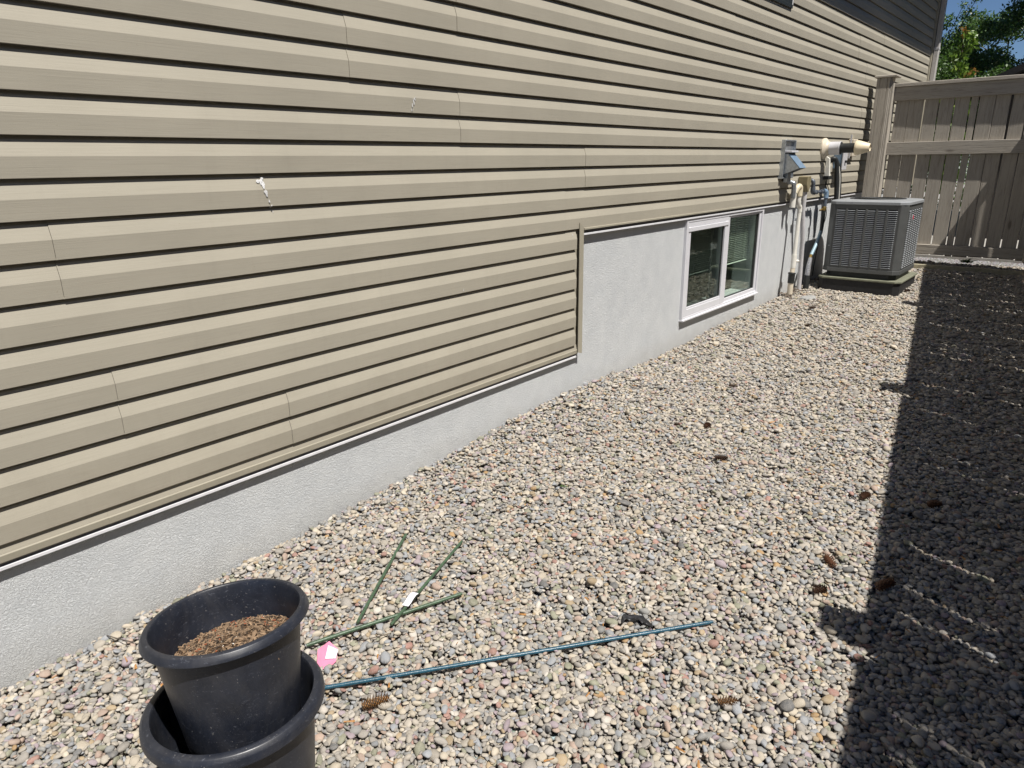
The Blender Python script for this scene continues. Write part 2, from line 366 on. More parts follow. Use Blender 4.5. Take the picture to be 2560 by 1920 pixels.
# ------------------------------------------------------------------ pebbles
POTC = (.988, .592)
def build_gravel():
    kinds = bpy.data.collections.new('pebble_shapes')
    for k in range(12):
        bm = bmesh.new(); bmesh.ops.create_icosphere(bm, subdivisions=2 if k < 9 else 2, radius=1)
        r = random.Random(k); ph = [(Vector((r.gauss(0, 1), r.gauss(0, 1), r.gauss(0, 1))).normalized(), r.uniform(.82, 1.0)) for _ in range(5 if k % 3 else 9)]
        ax = [Vector((r.gauss(0, 1), r.gauss(0, 1), r.gauss(0, 1)))*.9 for _ in range(4)]
        for v in bm.verts:
            n = v.co.copy(); d = 1 + .07*sum(math.sin(n.dot(a)*2+i) for i, a in enumerate(ax))
            co = n*d
            for pn, pd in ph:                                    # worn flat facets
                q = co.dot(pn)
                if q > pd*.86: co -= pn*(q-pd*.86)*.8
            v.co = co
        me = bpy.data.meshes.new('pebble'); bm.to_mesh(me); bm.free()
        me.polygons.foreach_set('use_smooth', [True]*len(me.polygons)); me.materials.append(M['pebble'])
        kinds.objects.link(bpy.data.objects.new('pebble', me))
    X0, X1, Y0, Y1, CS = -.04, 3.05, -.1, 9.6, .004
    nx, ny = int((X1-X0)/CS), int((Y1-Y0)/CS)
    gx = X0+(np.arange(nx)+.5)*CS; gy = Y0+(np.arange(ny)+.5)*CS
    H = gz(gx[:, None], gy[None, :])-.03
    for _ in range(40):
        a, b, s_, am = rng.uniform(X0, X1), rng.uniform(Y0, Y1), rng.uniform(.15, .5), rng.uniform(-.012, .012)
        H += am*np.exp(-((gx[:, None]-a)**2+(gy[None, :]-b)**2)/s_**2)
    H = H.astype(np.float32)
    stamps = {}
    def stamp(ra, ba, ang):
        key = (int(round(ra/CS*2)), ba, ang)
        if key not in stamps:
            r_ = key[0]*CS/2; n = int(math.ceil(r_/CS)); q = np.arange(-n, n+1)*CS
            A = ang*math.pi/8; U = q[:, None]*math.cos(A)+q[None, :]*math.sin(A); V = -q[:, None]*math.sin(A)+q[None, :]*math.cos(A)
            d = 1-(U/r_)**2-(V/(r_*ba*.1))**2
            stamps[key] = (n, (d > 0), np.sqrt(np.maximum(d, 0)).astype(np.float32))
        return stamps[key]
    N = 270000
    px = rng.uniform(X0+.01, X1-.01, N*2); py = Y0+(Y1-Y0)*rng.uniform(.0, 1, N*2)**1.12
    # keep to what can be seen, with margin
    def ok(x, y):
        right = 2.318+.45-.055*y
        left = (2.318-y*3.9) - .3
        return x < min(right+.25, 3.009-.16*(y-1.296)+.05)
    pos = []; rot = []; scl = []; tone = []; idx = []
    pal = [((.33, .315, .29), 24), ((.43, .40, .345), 22), ((.50, .455, .37), 15), ((.255, .265, .265), 12), ((.29, .315, .345), 11), ((.53, .505, .46), 8),
           ((.41, .315, .26), 5.5), ((.38, .30, .19), 3), ((.13, .135, .14), 3.5), ((.26, .27, .20), 5), ((.34, .195, .165), 1.8), ((.40, .26, .12), .7), ((.34, .285, .325), 4)]
    pc = np.array([p for p, _ in pal])*np.array([.885, .86, .84]); pw = np.array([w for _, w in pal], float); pw /= pw.sum()
    ci = rng.choice(len(pal), N*2, p=pw); cv = rng.normal(1, .10, N*2).clip(.65, 1.3); sz = np.exp(rng.normal(math.log(.0094), .31, N*2)).clip(.0046, .022)
    big = rng.random(N*2) < .008; sz[big] *= 1.6
    bas = rng.integers(5, 10, N*2); fl = rng.uniform(.32, .64, N*2); an = rng.integers(0, 8, N*2); tl = rng.normal(0, .22, (N*2, 2))
    for i in range(N):
        x, y = px[i], py[i]; x2, y2 = px[i+N], py[i+N]
        i1, j1 = int((x-X0)/CS), int((y-Y0)/CS)
        dx, dy = (x2-x), (y2-y)
        # look for a nearby lower spot
        xb = min(max(x+.02*(1 if dx > 0 else -1), X0+.01), X1-.01); yb = min(max(y+.02*(1 if dy > 0 else -1), Y0+.01), Y1-.01)
        i2, j2 = int((xb-X0)/CS), int((yb-Y0)/CS)
        if H[min(i2, nx-1), min(j2, ny-1)] < H[min(i1, nx-1), min(j1, ny-1)]: x, y, i1, j1 = xb, yb, i2, j2
        if not ok(x, y): continue
        a = sz[i]*(1.0 if y < 4.5 else 1.12)
        if x < -.033+a*.7: continue
        if (x-POTC[0])**2+(y-POTC[1])**2 < .155**2: continue
        if .17 < x < .90 and 7.38 < y < 8.22: continue
        n, m, dome = stamp(a, int(bas[i]), int(an[i]))
        ia, ib, ja, jb = i1-n, i1+n+1, j1-n, j1+n+1
        if ia < 0 or ja < 0 or ib > nx or jb > ny: continue
        S = H[ia:ib, ja:jb]; hm = S[m]
        lo = float(hm.mean()); hi = float(hm.max())
        if hi-lo > .017: continue
        c = a*fl[i]
        zc = .62*lo+.38*hi+c*.38
        np.maximum(S, np.where(m, zc+c*dome, -9), out=S)
        pos.append((x, y, zc)); rot.append((tl[i, 0], tl[i, 1], an[i]*math.pi/8)); scl.append((a, a*bas[i]*.1, c))
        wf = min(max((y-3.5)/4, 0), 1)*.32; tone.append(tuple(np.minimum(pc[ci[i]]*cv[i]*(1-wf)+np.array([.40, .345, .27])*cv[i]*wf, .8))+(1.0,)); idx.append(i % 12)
    print('pebbles', len(pos))
    me = bpy.data.meshes.new('gravel'); me.from_pydata(pos, [], [])
    def at(nm, ty, data, key):
        A = me.attributes.new(nm, ty, 'POINT'); A.data.foreach_set(key, np.asarray(data, dtype=np.float32 if ty != 'INT' else np.int32).ravel())
    at('prot', 'FLOAT_VECTOR', rot, 'vector'); at('pscl', 'FLOAT_VECTOR', scl, 'vector'); at('tone', 'FLOAT_COLOR', tone, 'color'); at('kind_id', 'INT', idx, 'value')
    o = bpy.data.objects.new('gravel', me); COL.objects.link(o); tag(o, 'multicoloured rounded river gravel covering the side yard', 'gravel', kind='stuff')
    ng = bpy.data.node_groups.new('scatter_pebbles', 'GeometryNodeTree')
    ng.interface.new_socket('Geometry', in_out='INPUT', socket_type='NodeSocketGeometry'); ng.interface.new_socket('Geometry', in_out='OUTPUT', socket_type='NodeSocketGeometry')
    N_ = ng.nodes; gi = N_.new('NodeGroupInput'); go = N_.new('NodeGroupOutput'); ip = N_.new('GeometryNodeInstanceOnPoints')
    cinf = N_.new('GeometryNodeCollectionInfo'); cinf.inputs['Collection'].default_value = kinds
    cinf.inputs['Separate Children'].default_value = True; cinf.inputs['Reset Children'].default_value = True
    def na(nm, ty):
        q = N_.new('GeometryNodeInputNamedAttribute'); q.data_type = ty; q.inputs['Name'].default_value = nm
        return q.outputs['Attribute']
    L = ng.links.new
    L(gi.outputs[0], ip.inputs['Points']); L(cinf.outputs[0], ip.inputs['Instance']); ip.inputs['Pick Instance'].default_value = True
    L(na('kind_id', 'INT'), ip.inputs['Instance Index']); L(na('pscl', 'FLOAT_VECTOR'), ip.inputs['Scale'])
    er = N_.new('FunctionNodeEulerToRotation'); L(na('prot', 'FLOAT_VECTOR'), er.inputs[0]); L(er.outputs[0], ip.inputs['Rotation'])
    L(ip.outputs[0], go.inputs[0])
    md = o.modifiers.new('scatter', 'NODES'); md.node_group = ng
    def top(x, y, r=.012):
        i, j = int((x-X0)/CS), int((y-Y0)/CS); n = max(1, int(r/CS))
        return float(H[max(0, i-n):i+n+1, max(0, j-n):j+n+1].max())
    return top
GT = build_gravel()

# ================================================================== HOUSE
house = thing('house', 'tan vinyl sided house with grey parged basement wall and white basement window', 'house', (0, 0, 0))
h = .1143; ZK = .4496; FS = -.0350     # course height, butt height of course 0, parging plane
YE = 11.98; YT = 3.355
def k2z(k): return ZK+k*h
def course(z0, hh=h, f=0.0):
    """outer profile of one dutch-lap course from its butt upward"""
    return [(-.0240+f, z0+.003), (-.0022+f, z0), (-.0013+f, z0+.001), (f, z0+.0585), (-.0006+f, z0+.0605), (-.0138+f, z0+hh-.0105), (-.0247+f, z0+hh-.001)]
def panel(k0, k1, y0, y1, f):
    pr = []
    for k in range(k0, k1): pr += course(k2z(k), h, f)
    pr.append((-.0249+f, k2z(k1)+.004)); n = len(pr); bk = [(x-.0011, z) for x, z in pr]
    vs = [(x, y, z) for y in (y0, y1) for P in (pr, bk) for x, z in P]      # front/back skins at both ends
    fs = []
    for i in range(n-1):
        fs += [(i, i+1, 2*n+i+1, 2*n+i), (n+i, 3*n+i, 3*n+i+1, n+i+1), (i, n+i, n+i+1, i+1), (2*n+i, 2*n+i+1, 3*n+i+1, 3*n+i)]
    fs += [(0, 2*n, 3*n, n), (n-1, 2*n-1, 4*n-1, 3*n-1)]
    return MB().add(vs, fs)
seams = {0: [1.40], 2: [.80], 4: [2.93-3.54], 6: [.71, 3.25], 8: [3.43, 6.97, 10.5], 10: [2.42, 5.96, 9.5], 12: [1.82, 5.36, 8.9], 14: [2.42, 5.97, 9.5],
         16: [1.8, 5.335, 8.88], 18: [1.43, 4.97, 8.50], 20: [2.37, 5.91, 9.45], 22: [3.6, 7.16, 10.72], 24: [.4, 3.97, 7.51, 11.05], 26: [1.9, 5.44, 8.98], 28: [2.9, 6.5, 10.1], 30: [1.1, 4.7, 8.3], 32: [2.1, 5.7, 9.3], 34: [1.5, 5.0, 8.6]}
WX = (5.35, 6.405, k2z(19.62), k2z(31.5))        # upper window Y range, z range
first = True
for r0 in range(0, 36, 2):
    ys_ = [-1.2]+[s for s in seams[r0] if s > -1]+[YE if r0 >= 6 else YT]
    ys_ = [y for y in ys_ if y <= (YE if r0 >= 6 else YT)]
    for i in range(len(ys_)-1):
        f = .0019*(i % 2)+.0003*random.random()
        a, b = ys_[i], ys_[i+1]
        ov = -.00028; ov0 = -.00028
        a0, b0 = a-ov0, b+ov
        segs = [(a0, b0, r0, r0+2)]
        if a0 < WX[1] and b0 > WX[0] and r0 >= 20 and r0 < 32:
            segs = [(a0, min(b0, WX[0]), r0, r0+2), (max(a0, WX[1]), b0, r0, r0+2)]
        for (p, q, ka, kb) in segs:
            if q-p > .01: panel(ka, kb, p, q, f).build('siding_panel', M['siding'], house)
# cut course under course 0 and its trim strips
def strip_under(y0, y1, zt, f=0):
    s = MB().prism([(-.0138+f, zt+.002), (-.0005+f, zt-.002), (-.001+f, zt-.029), (-.003+f, zt-.031), (-.018+f, zt-.031), (-.018+f, zt+.002)], y0, y1); s.build('starter_trim', M['trim'], house)
# below course 0: short bevel piece, then drip trim, recess and white flashing
def lower_edge(y0, y1, zt):
    MB().prism([(-.0140, zt+.001), (-.0062, zt-.031), (-.0075, zt-.033), (-.016, zt-.033), (-.016, zt+.001)], y0, y1).build('cut_course', M['siding'], house)
    MB().prism([(-.006, zt-.0315), (-.0038, zt-.033), (-.0028, zt-.035), (-.0048, zt-.056), (-.0060, zt-.058), (-.010, zt-.058), (-.010, zt-.0315)], y0, y1).build('drip_trim', M['trim'], house)
    MB().box(-.05, -.018, y0, y1, zt-.078, zt-.033).build('recess_shade_strip', M['reveal'], house)  # shade below the drip trim, put into the strip's dark colour
    MB().prism([(-.034, zt-.0705), (-.0125, zt-.0725), (-.0105, zt-.0735), (-.0105, zt-.083), (-.0125, zt-.083), (-.0130, zt-.0765), (-.034, zt-.0745)], y0, y1).build('flashing', M['flash'], house)
lower_edge(-1.2, .705, k2z(0)); lower_edge(.7053, YT+.03, k2z(0)-.0006)
# above the window: trim along course 6 from the step to the corner
def upper_edge(y0, y1, zt):
    MB().prism([(-.012, zt+.003), (.003, zt+.001), (.0045, zt-.001), (.0045, zt-.010), (-.006, zt-.011), (-.012, zt-.006)], y0, y1).build('drip_trim', M['trim'], house)
    MB().box(-.05, -.016, y0, y1, zt-.040, zt+.02).build('recess_shade_strip', M['reveal'], house)  # dark colour stands in for the shade above the flashing
    MB().prism([(-.034, zt-.0285), (-.0055, zt-.0305), (-.0035, zt-.0315), (-.0035, zt-.0405), (-.0055, zt-.0405), (-.006, zt-.0345), (-.034, zt-.0325)], y0, y1).build('flashing', M['flash'], house)
upper_edge(3.425, 7.1, k2z(6)); upper_edge(7.1003, YE, k2z(6)-.0004)
# vertical trim of the step
zt0, zt1 = k2z(0)-.062, k2z(6)+.035
v = MB().box(-.02, -.018, YT-.005, YT+.05, zt0+.03, zt1)
v.poly([(.006, YT+.020, zt0+.012), (.006, YT+.062, zt0), (.006, YT+.062, zt1-.03), (.006, YT+.020, zt1)], (-.004, 0, 0))
v.box(-.034, .002, YT+.056, YT+.060, zt0+.01, zt1-.035)
v.build('step_trim', M['trim'], house)
MB().box(-.036, -.0195, YT-.01, YT+.056, zt0+.02, zt1).build('channel_shadow_liner', M['reveal'], house)  # dark box added as the shadow inside the trim channel
# parged basement wall, around the window hole
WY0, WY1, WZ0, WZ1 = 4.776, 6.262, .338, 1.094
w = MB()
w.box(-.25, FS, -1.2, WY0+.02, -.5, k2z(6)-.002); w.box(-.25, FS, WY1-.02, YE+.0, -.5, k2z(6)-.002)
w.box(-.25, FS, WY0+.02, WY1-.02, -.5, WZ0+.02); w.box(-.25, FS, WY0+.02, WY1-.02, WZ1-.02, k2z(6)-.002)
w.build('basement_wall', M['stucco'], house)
w = MB(); w.box(-.25, -.030, -1.2, WX[0], k2z(6), 4.25); w.box(-.25, -.030, WX[1], YE, k2z(6), 4.25); w.box(-.25, -.030, WX[0], WX[1], k2z(6), WX[2]); w.box(-.25, -.030, WX[0], WX[1], WX[3], 4.25)
w.box(-8, -.26, -1.2, -1.05, -.5, 4.25); w.box(-8, -.26, YE-.15, YE, -.5, 4.25)
w.box(-8, -.25, -1.3, YE, 4.15, 4.25)
w.build('wall_sheathing', M['reveal'], house)
# corner post, downspout
cpz0 = k2z(6)-.02
MB().box(-.03, .020, YE+.002, YE+.09, cpz0, 4.2, .004).build('corner_post', M['trim'], house)
ds = MB().box(.024, .088, YE+.03, YE+.11, .3, 4.05, .008).build('downspout', plain('downspout_paint', (.46, .44, .42), .4, var=.1), house)
MB().box(.022, .091, YE+.027, YE+.113, 2.93, 2.96, .002).build('downspout_bracket', M['conduit'], ds)
MB().box(.022, .091, YE+.027, YE+.113, 1.35, 1.38, .002).build('downspout_bracket', M['conduit'], ds)
# eave
ze = 2.95+1.887*.58
MB().box(-.02, .56, -1.4, YE+.45, ze+.02, ze+.035).build('soffit', M['soffit'], house)
MB().box(.56, .585, -1.4, YE+.45, ze, ze+.16).build('fascia', M['trim'], house)
MB().prism([(.586, ze+.05), (.66, ze+.05), (.70, ze+.15), (.69, ze+.15), (.655, ze+.06), (.59, ze+.06)], -1.4, YE+.45).build('gutter', M['soffit'], house)
MB().prism([(.62, ze+.16), (-4.2, ze+1.9), (-8.8, ze+.16), (-8.8, ze+.12), (-4.2, ze+1.84), (.62, ze+.12)], -1.5, YE+.5).build('roof', M['shingle'], house)

# ---- basement window
win = bpy.data.objects.new('window', None)
fr = MB()
FX = -.011
def ring(mb, y0, y1, z0, z1, wd, xf, xb, c=.002):
    wl, wr, wb, wt = wd
    mb.box(xb, xf, y0, y0+wl, z0, z1, c); mb.box(xb, xf, y1-wr, y1, z0, z1, c)
    mb.box(xb, xf-.0004, y0+wl-.001, y1-wr+.001, z0, z0+wb, c); mb.box(xb, xf-.0004, y0+wl-.001, y1-wr+.001, z1-wt, z1, c)
ring(fr, WY0, WY1, WZ0, WZ1, (.026, .028, .026, .024), FX, -.12)
fr.box(-.12, FX-.006, 5.478, 5.552, WZ0+.025, WZ1-.023, .002)
fr.box(-.06, FX+.012, WY0-.002, WY1+.002, WZ0-.004, WZ0+.010, .002)
frame = fr.build('window_frame', M['white'], house)
s_ = MB(); ring(s_, WY0+.027, 5.520, WZ0+.027, WZ1-.025, (.047, .062, .052, .034), FX-.003, -.05)
s_.box(-.05, FX+.003, WY0+.034, 5.512, WZ1-.094, WZ1-.060, .003); s_.box(-.04, FX-.008, WY0+.06, 5.49, WZ0+.079, WZ0+.095, .002)
s_.build('sash', M['white'], frame)
s_ = MB(); ring(s_, 5.552, WY1-.028, WZ0+.026, WZ1-.024, (.012, .036, .030, .020), FX-.012, -.07)
s_.build('fixed_frame', M['white'], frame)
MB().box(-.036, -.032, WY0+.06, 5.47, WZ0+.06, WZ1-.07).build('pane', M['glassd'], frame)
MB().box(-.050, -.046, 5.555, WY1-.05, WZ0+.04, WZ1-.035).build('pane', M['glass'], frame)
gk = MB(); ring(gk, 5.563, WY1-.063, WZ0+.055, WZ1-.043, (.005, .010, .005, .005), -.030, -.052, 0); ring(gk, WY0+.073, 5.459, WZ0+.092, WZ1-.091, (.004, .008, .005, .004), -.026, -.034, 0)
gk.build('gasket', M['gasket'], frame)
# insect screen behind the left half: fine mesh, drawn as separate wires too small to count
sc = MB()
for i in range(90):
    y = 4.86+i*.0066; sc.box(-.0705, -.070, y, y+.0016, WZ0+.06, WZ1-.06)
for i in range(100):
    z = WZ0+.06+i*.0064; sc.box(-.0712, -.0707, 4.86, 5.46, z, z+.0016)
tag(sc.build('insect_screen', M['rubber'], frame), kind='stuff')
MB().box(-.09, -.075, 5.36, 5.372, WZ0+.04, WZ1-.05).build('sash_rail', M['conduit'], frame)
bl = MB()
for i in range(25):
    z = WZ1-.05-i*.0160
    bl.prism([(-.135, z-.003), (-.125, z+.003), (-.115, z+.008), (-.112, z+.0085), (-.122, z+.0035), (-.132, z-.0015)], WY0+.04, WY1-.05)
bl.box(-.137, -.112, WY0+.04, WY1-.05, WZ1-.05-25*.016-.004, WZ1-.05-25*.016+.002, .001)
for y in (5.66, 5.92, 6.13, 5.0, 5.3): bl.box(-.111, -.1105, y, y+.002, WZ1-.45, WZ1-.04)
tag(bl.build('blind', plain('blind_slats', (.78, .80, .74), .5, var=.05), frame), 'half lowered horizontal slat blind')
rm = MB()
rm.box(-1.8, -.25, WY0-.6, WY0-.55, -.4, 1.5); rm.box(-1.8, -.25, WY1+.55, WY1+.6, -.4, 1.5); rm.box(-.95, -.9, WY0-.6, WY1+.6, -.4, 1.5)
rm.box(-1.8, -.25, WY0-.6, WY1+.6, -.45, -.4); rm.box(-1.8, -.25, WY0-.6, WY1+.6, 1.5, 1.55)
rm.build('room_shell', M['darkwall'], house)
MB().box(-.26, -.071, WY0+.02, WY1-.02, WZ0+.002, WZ0+.022, .002).build('inner_sill', M['white'], frame)
# ---- upper dark window
uf = MB(); ring(uf, WX[0], WX[1], WX[2], WX[3], (.05, .05, .05, .05), .008, -.06)
uf.box(-.05, .013, WX[0]-.01, WX[1]+.004, WX[2]-.010, WX[2]+.02, .003)
ufo = uf.build('upper_window', M['bronze'], house); tag(ufo, 'dark framed upper storey window')
MB().box(-.02, -.015, WX[0]+.05, WX[1]-.05, WX[2]+.05, WX[3]-.05).build('pane', M['dkglass'], ufo)
jb = MB().box(-.018, .006, WX[1]+.001, WX[1]+.024, WX[2]+.015, WX[3], .002); jb.build('window_trim', M['soffit'], house)
MB().box(-.4, -.3, WX[0]-.2, WX[1]+.2, WX[2]-.2, WX[3]+.2).build('dark_room', M['roomdark'], house)

# ---- bird droppings on the siding
def sx(z):
    t = ((z-ZK) % h); return .0018 if t < .060 else .0018-(t-.0605)/(h-.0605)*.0152
def splat(pts, label, seed, grp='bird droppings on the siding'):
    r = random.Random(seed); mb = MB()
    for (y, z, ry, rz) in pts:
        for q in range(7):
            yy, zz = y+r.gauss(0, ry*.45), z+r.gauss(0, rz*.5); a = ry*r.uniform(.25, .7); b = rz*r.uniform(.3, .75); n = 11
            ring_ = [(yy+a*math.cos(6.283*i/n)*r.uniform(.7, 1.2), zz+b*math.sin(6.283*i/n)*r.uniform(.7, 1.2)) for i in range(n)]
            V = [(sx(p[1])+.0002, p[0], p[1]) for p in ring_]+[(sx(zz)+.0016, yy, zz)]
            mb.add(V, [(i, (i+1) % n, n) for i in range(n)], True)
    tag(mb.build('bird_dropping', M['dropping']), label, 'bird dropping', grp)
splat([(1.398, 1.452, .010, .012), (1.403, 1.432, .007, .012), (1.408, 1.416, .005, .010), (1.412, 1.402, .003, .005), (1.418, 1.381, .003, .005), (1.425, 1.362, .003, .007), (1.432, 1.345, .0015, .003)],
      'long white bird dropping streaked down the tan siding, widest splash at its top', 1)
splat([(2.150, 1.762, .003, .008), (2.143, 1.748, .004, .009), (2.134, 1.732, .003, .010), (2.126, 1.718, .0015, .006)], 'short slanting white bird dropping on one upper siding course', 2)
splat([(2.401, .921, .0016, .006)], 'tiny pale fleck of bird dropping low on the siding left of the step', 3)
splat([(3.318, 1.107, .002, .008)], 'small vertical white fleck of dropping beside the top of the step trim', 4)

# ================================================================== BACK FENCE
bf = thing('back_fence', 'weathered grey-brown board fence across the yard behind the air conditioner', 'fence', (.9, 9.2, .3))
YB = 9.200
gaps = [0.2573, 0.3986, 0.5507, 0.691, 0.8382, 0.9834, 1.057, 1.2082, 1.3485, 1.4937, 1.6409, 1.7803, 1.925]
zb, ztp = 0.4353, 2.2409
for i in range(len(gaps)-1):
    a, b = gaps[i]+.0062+random.uniform(-.002, .002), gaps[i+1]-.0062+random.uniform(-.002, .002)
    o = MB().box(-(b-a)/2, (b-a)/2, 0, .017, 0, ztp-zb, .0025).build('board', M['fwz'])
    link_child(o, bf); o.location = ((a+b)/2, YB+random.uniform(-.003, .004), zb+random.uniform(-.008, .004)); o.rotation_euler = (0, random.gauss(0, .0025), random.gauss(0, .022))
for z0, z1, nm in ((2.1035, 2.2438, 'top_rail'), (1.5275, 1.6649, 'middle_rail'), (0.448, 0.553, 'bottom_rail')):
    MB().box(0.2445, 1.928, YB-.040, YB-.002, z0, z1, .003).build(nm, M['fwx'], bf)
    MB().box(0.2445, 1.928, YB+.021, YB+.058, z0, z1, .003).build(nm, M['fwx'], bf)
MB().box(0.2445, 1.928, YB-.062, YB+.075, 2.2448, 2.2821, .004).build('cap_rail', M['fwx'], bf)
for a, b in ((0.0728, 0.1042), (0.1066, 0.1788), (0.1812, 0.2102)):
    MB().box(a, b, 9.062, 9.077, .2, 2.3439, .002).build('post_facing', M['fwz'], bf)
MB().box(0.0767, 0.2239, 9.078, 9.222, .1, 2.3439, .003).build('post', M['fwz'], bf)
MB().box(0.2244, 0.2445, 9.088, 9.235, .4, 2.285, .002).build('nailer', M['fwz'], bf)
MB().box(0.0473, 0.2769, 9.045, 9.248, 2.3449, 2.3704, .006).build('post_cap', M['fwx'], bf)
MB().box(1.93, 2.06, 9.14, 9.27, .1, 2.40, .003).build('post', M['fwz'], bf)
MB().box(1.91, 2.08, 9.12, 9.29, 2.401, 2.425, .005).build('post_cap', M['fwx'], bf)
nl = MB()
for i in range(len(gaps)-1):
    for zz in (2.18, 1.60, .48):
        for dx in (.035, .105):
            x_ = gaps[i]+dx+random.uniform(-.006, .006)
            if x_ < gaps[i+1]-.015: nl.lathe([(0, -.0015), (.0035, -.0012), (.004, 0)], Matrix.Translation((x_, YB-.0405, zz+random.uniform(-.02, .02))) @ Matrix.Rotation(math.pi/2, 4, 'X'), 6)
nlo = nl.build('nail_heads', M['rubber'], bf); nlo['kind'] = 'stuff'
tag(MB().box(.3, 1.75, 9.02, 9.058, .22, .345, .004).build('edging_board', M['kerb']), 'pale edging board lying along the foot of the back fence', 'edging')

# ================================================================== SIDE FENCE (its shadow lies on the gravel)
sf = thing('side_fence', 'long board fence along the right side of the yard, just out of frame', 'fence', (2.6, 4, .1))
def sfx(y): return 3.052-.1645*(y-1.296)
dirv = Vector((-.1645, 1, 0)).normalized(); nrm = Vector((dirv.y, -dirv.x, 0))
brd = MB().box(-.008, .008, -.0695, .0695, 0, 1.755, .002).build('board', M['fwz'], None)
rl = MB().box(-.019, .019, -1.18, 1.18, 0, .089, .003).build('rail', M['fwy'], None)
cp = MB().box(-.045, .045, -1.17, 1.17, 0, .035, .003).build('cap_rail', M['fwy'], None)
ps = MB().box(-.065, .065, -.065, .065, -.3, 1.955, .004).build('post', M['fwz'], None)
pc_ = MB().box(-.08, .08, -.08, .08, 0, .025, .006).build('post_cap', M['fwy'], None)
L0 = Vector((sfx(-3.0), -3.0, 0))
rz = math.atan2(.1645, 1)
first_use = {}
def place(src, p, z, dx=0):
    q = src.copy(); COL.objects.link(q); link_child(q, sf); q.location = (p.x+nrm.x*dx, p.y+nrm.y*dx, z); q.rotation_euler = (0, 0, rz); return q
total = 12.4; s0 = .0
# posts: shadows fall at Y about 2.14, 4.62 and 7.1
post_s = [((yy-.265)-(-3.0))/dirv.y for yy in (2.14-4.96, 2.14-2.48, 2.14, 4.62, 7.10)]
post_s = [s for s in post_s if s > -.5]+[((7.10-.265+2.43)+3.0)/dirv.y]
def base(p): return .035*(p.y-.3)
for s in post_s:
    p = L0+dirv*s+(Vector((.12, 0, 0)) if s == post_s[-1] else Vector()); place(ps, p, base(p)); place(pc_, p, base(p)+1.955)
for s, s_next in zip(post_s[:-1], post_s[1:]):
    p = L0+dirv*(s+1.24)
    for zz in (.12, .95, 1.67): q = place(rl, p, base(p)+zz, -.028); q.rotation_euler = (.035, 0, rz)
    q = place(cp, p, base(p)+1.765); q.rotation_euler = (.035, 0, rz)
    k = 0
    t = s+.1365
    p2 = L0+dirv*(s_next-.1365); place(brd, p2, base(p2)+.05, .017)
    while t < s_next-.140:
        p2 = L0+dirv*t; place(brd, p2, base(p2)+.05, 0).rotation_euler = (0, 0, rz+random.gauss(0, .01)); t += .1395+random.choice((.002, .005, .008, .012)); k += 1
for o in (brd, rl, cp, ps, pc_): bpy.data.objects.remove(o)

nh = thing('sky_blocking_house', 'unseen house added beyond the side fence to block sky light from the yard', 'house', (9, 4, 0))  # added out of view to cut the sky light on the shaded gravel
MB().box(6.3, 14, -9, 16, -.3, 5.3).build('wall', plain('sky_blocker_wall', (.34, .32, .29), .8, var=.1), nh)
MB().add([(5.85, -9.5, 5.3), (10.1, -9.5, 7.0), (14.4, -9.5, 5.3), (5.85, 16.5, 5.3), (10.1, 16.5, 7.0), (14.4, 16.5, 5.3)], [(0, 1, 2), (5, 4, 3), (0, 3, 4, 1), (1, 4, 5, 2), (0, 2, 5, 3)]).build('roof', M['shingle'], nh)

# ================================================================== AIR CONDITIONER
ac = thing('air_conditioner', 'grey louvred outdoor air conditioner unit standing on a low pad by the wall', 'air conditioner', (.54, 7.8, .35))
AX0, AX1, AY0, AY1, AZ0, AZ1 = .195, .893, 7.42, 8.14, .425, 1.108
cc = .055
def octo(x0, x1, y0, y1, c):
    return [(x0+c, y0), (x1-c, y0), (x1, y0+c), (x1, y1-c), (x1-c, y1), (x0+c, y1), (x0, y1-c), (x0, y0+c)]
def oct_prism(mb, P, z0, z1):
    n = len(P); mb.add([(x, y, z0) for x, y in P]+[(x, y, z1) for x, y in P], [tuple(range(n))[::-1], tuple(range(n, 2*n))]+[(i, (i+1) % n, n+(i+1) % n, n+i) for i in range(n)])
m = MB(); oct_prism(m, octo(AX0+.03, AX1-.03, AY0+.03, AY1-.03, cc), AZ0+.01, AZ1-.03); m.build('coil', M['acdark'], ac)
m = MB(); oct_prism(m, octo(AX0-.004, AX1+.004, AY0-.004, AY1+.004, cc), AZ0, AZ0+.040); m.build('base_pan', M['ac'], ac, .003)
# corner posts
P8 = octo(AX0, AX1, AY0, AY1, cc)
for i in (1, 3, 5, 7):
    a = Vector((*P8[i], 0)); b = Vector((*P8[(i+1) % 8], 0))
    prev = Vector((*P8[(i-1) % 8], 0)); nxt = Vector((*P8[(i+2) % 8], 0))
    a2 = a+(prev-a).normalized()*.012; b2 = b+(nxt-b).normalized()*.012; cen = Vector(((AX0+AX1)/2, (AY0+AY1)/2, 0))
    inn = [a2+(cen-a2).normalized()*.02, b2+(cen-b2).normalized()*.02]
    q = [a2, a, b, b2, inn[1], inn[0]]
    mb = MB(); oct_prism(mb, [(w_.x, w_.y) for w_ in q], AZ0+.04, AZ1-.028); mb.build('corner_post', M['ac'], ac, .003)
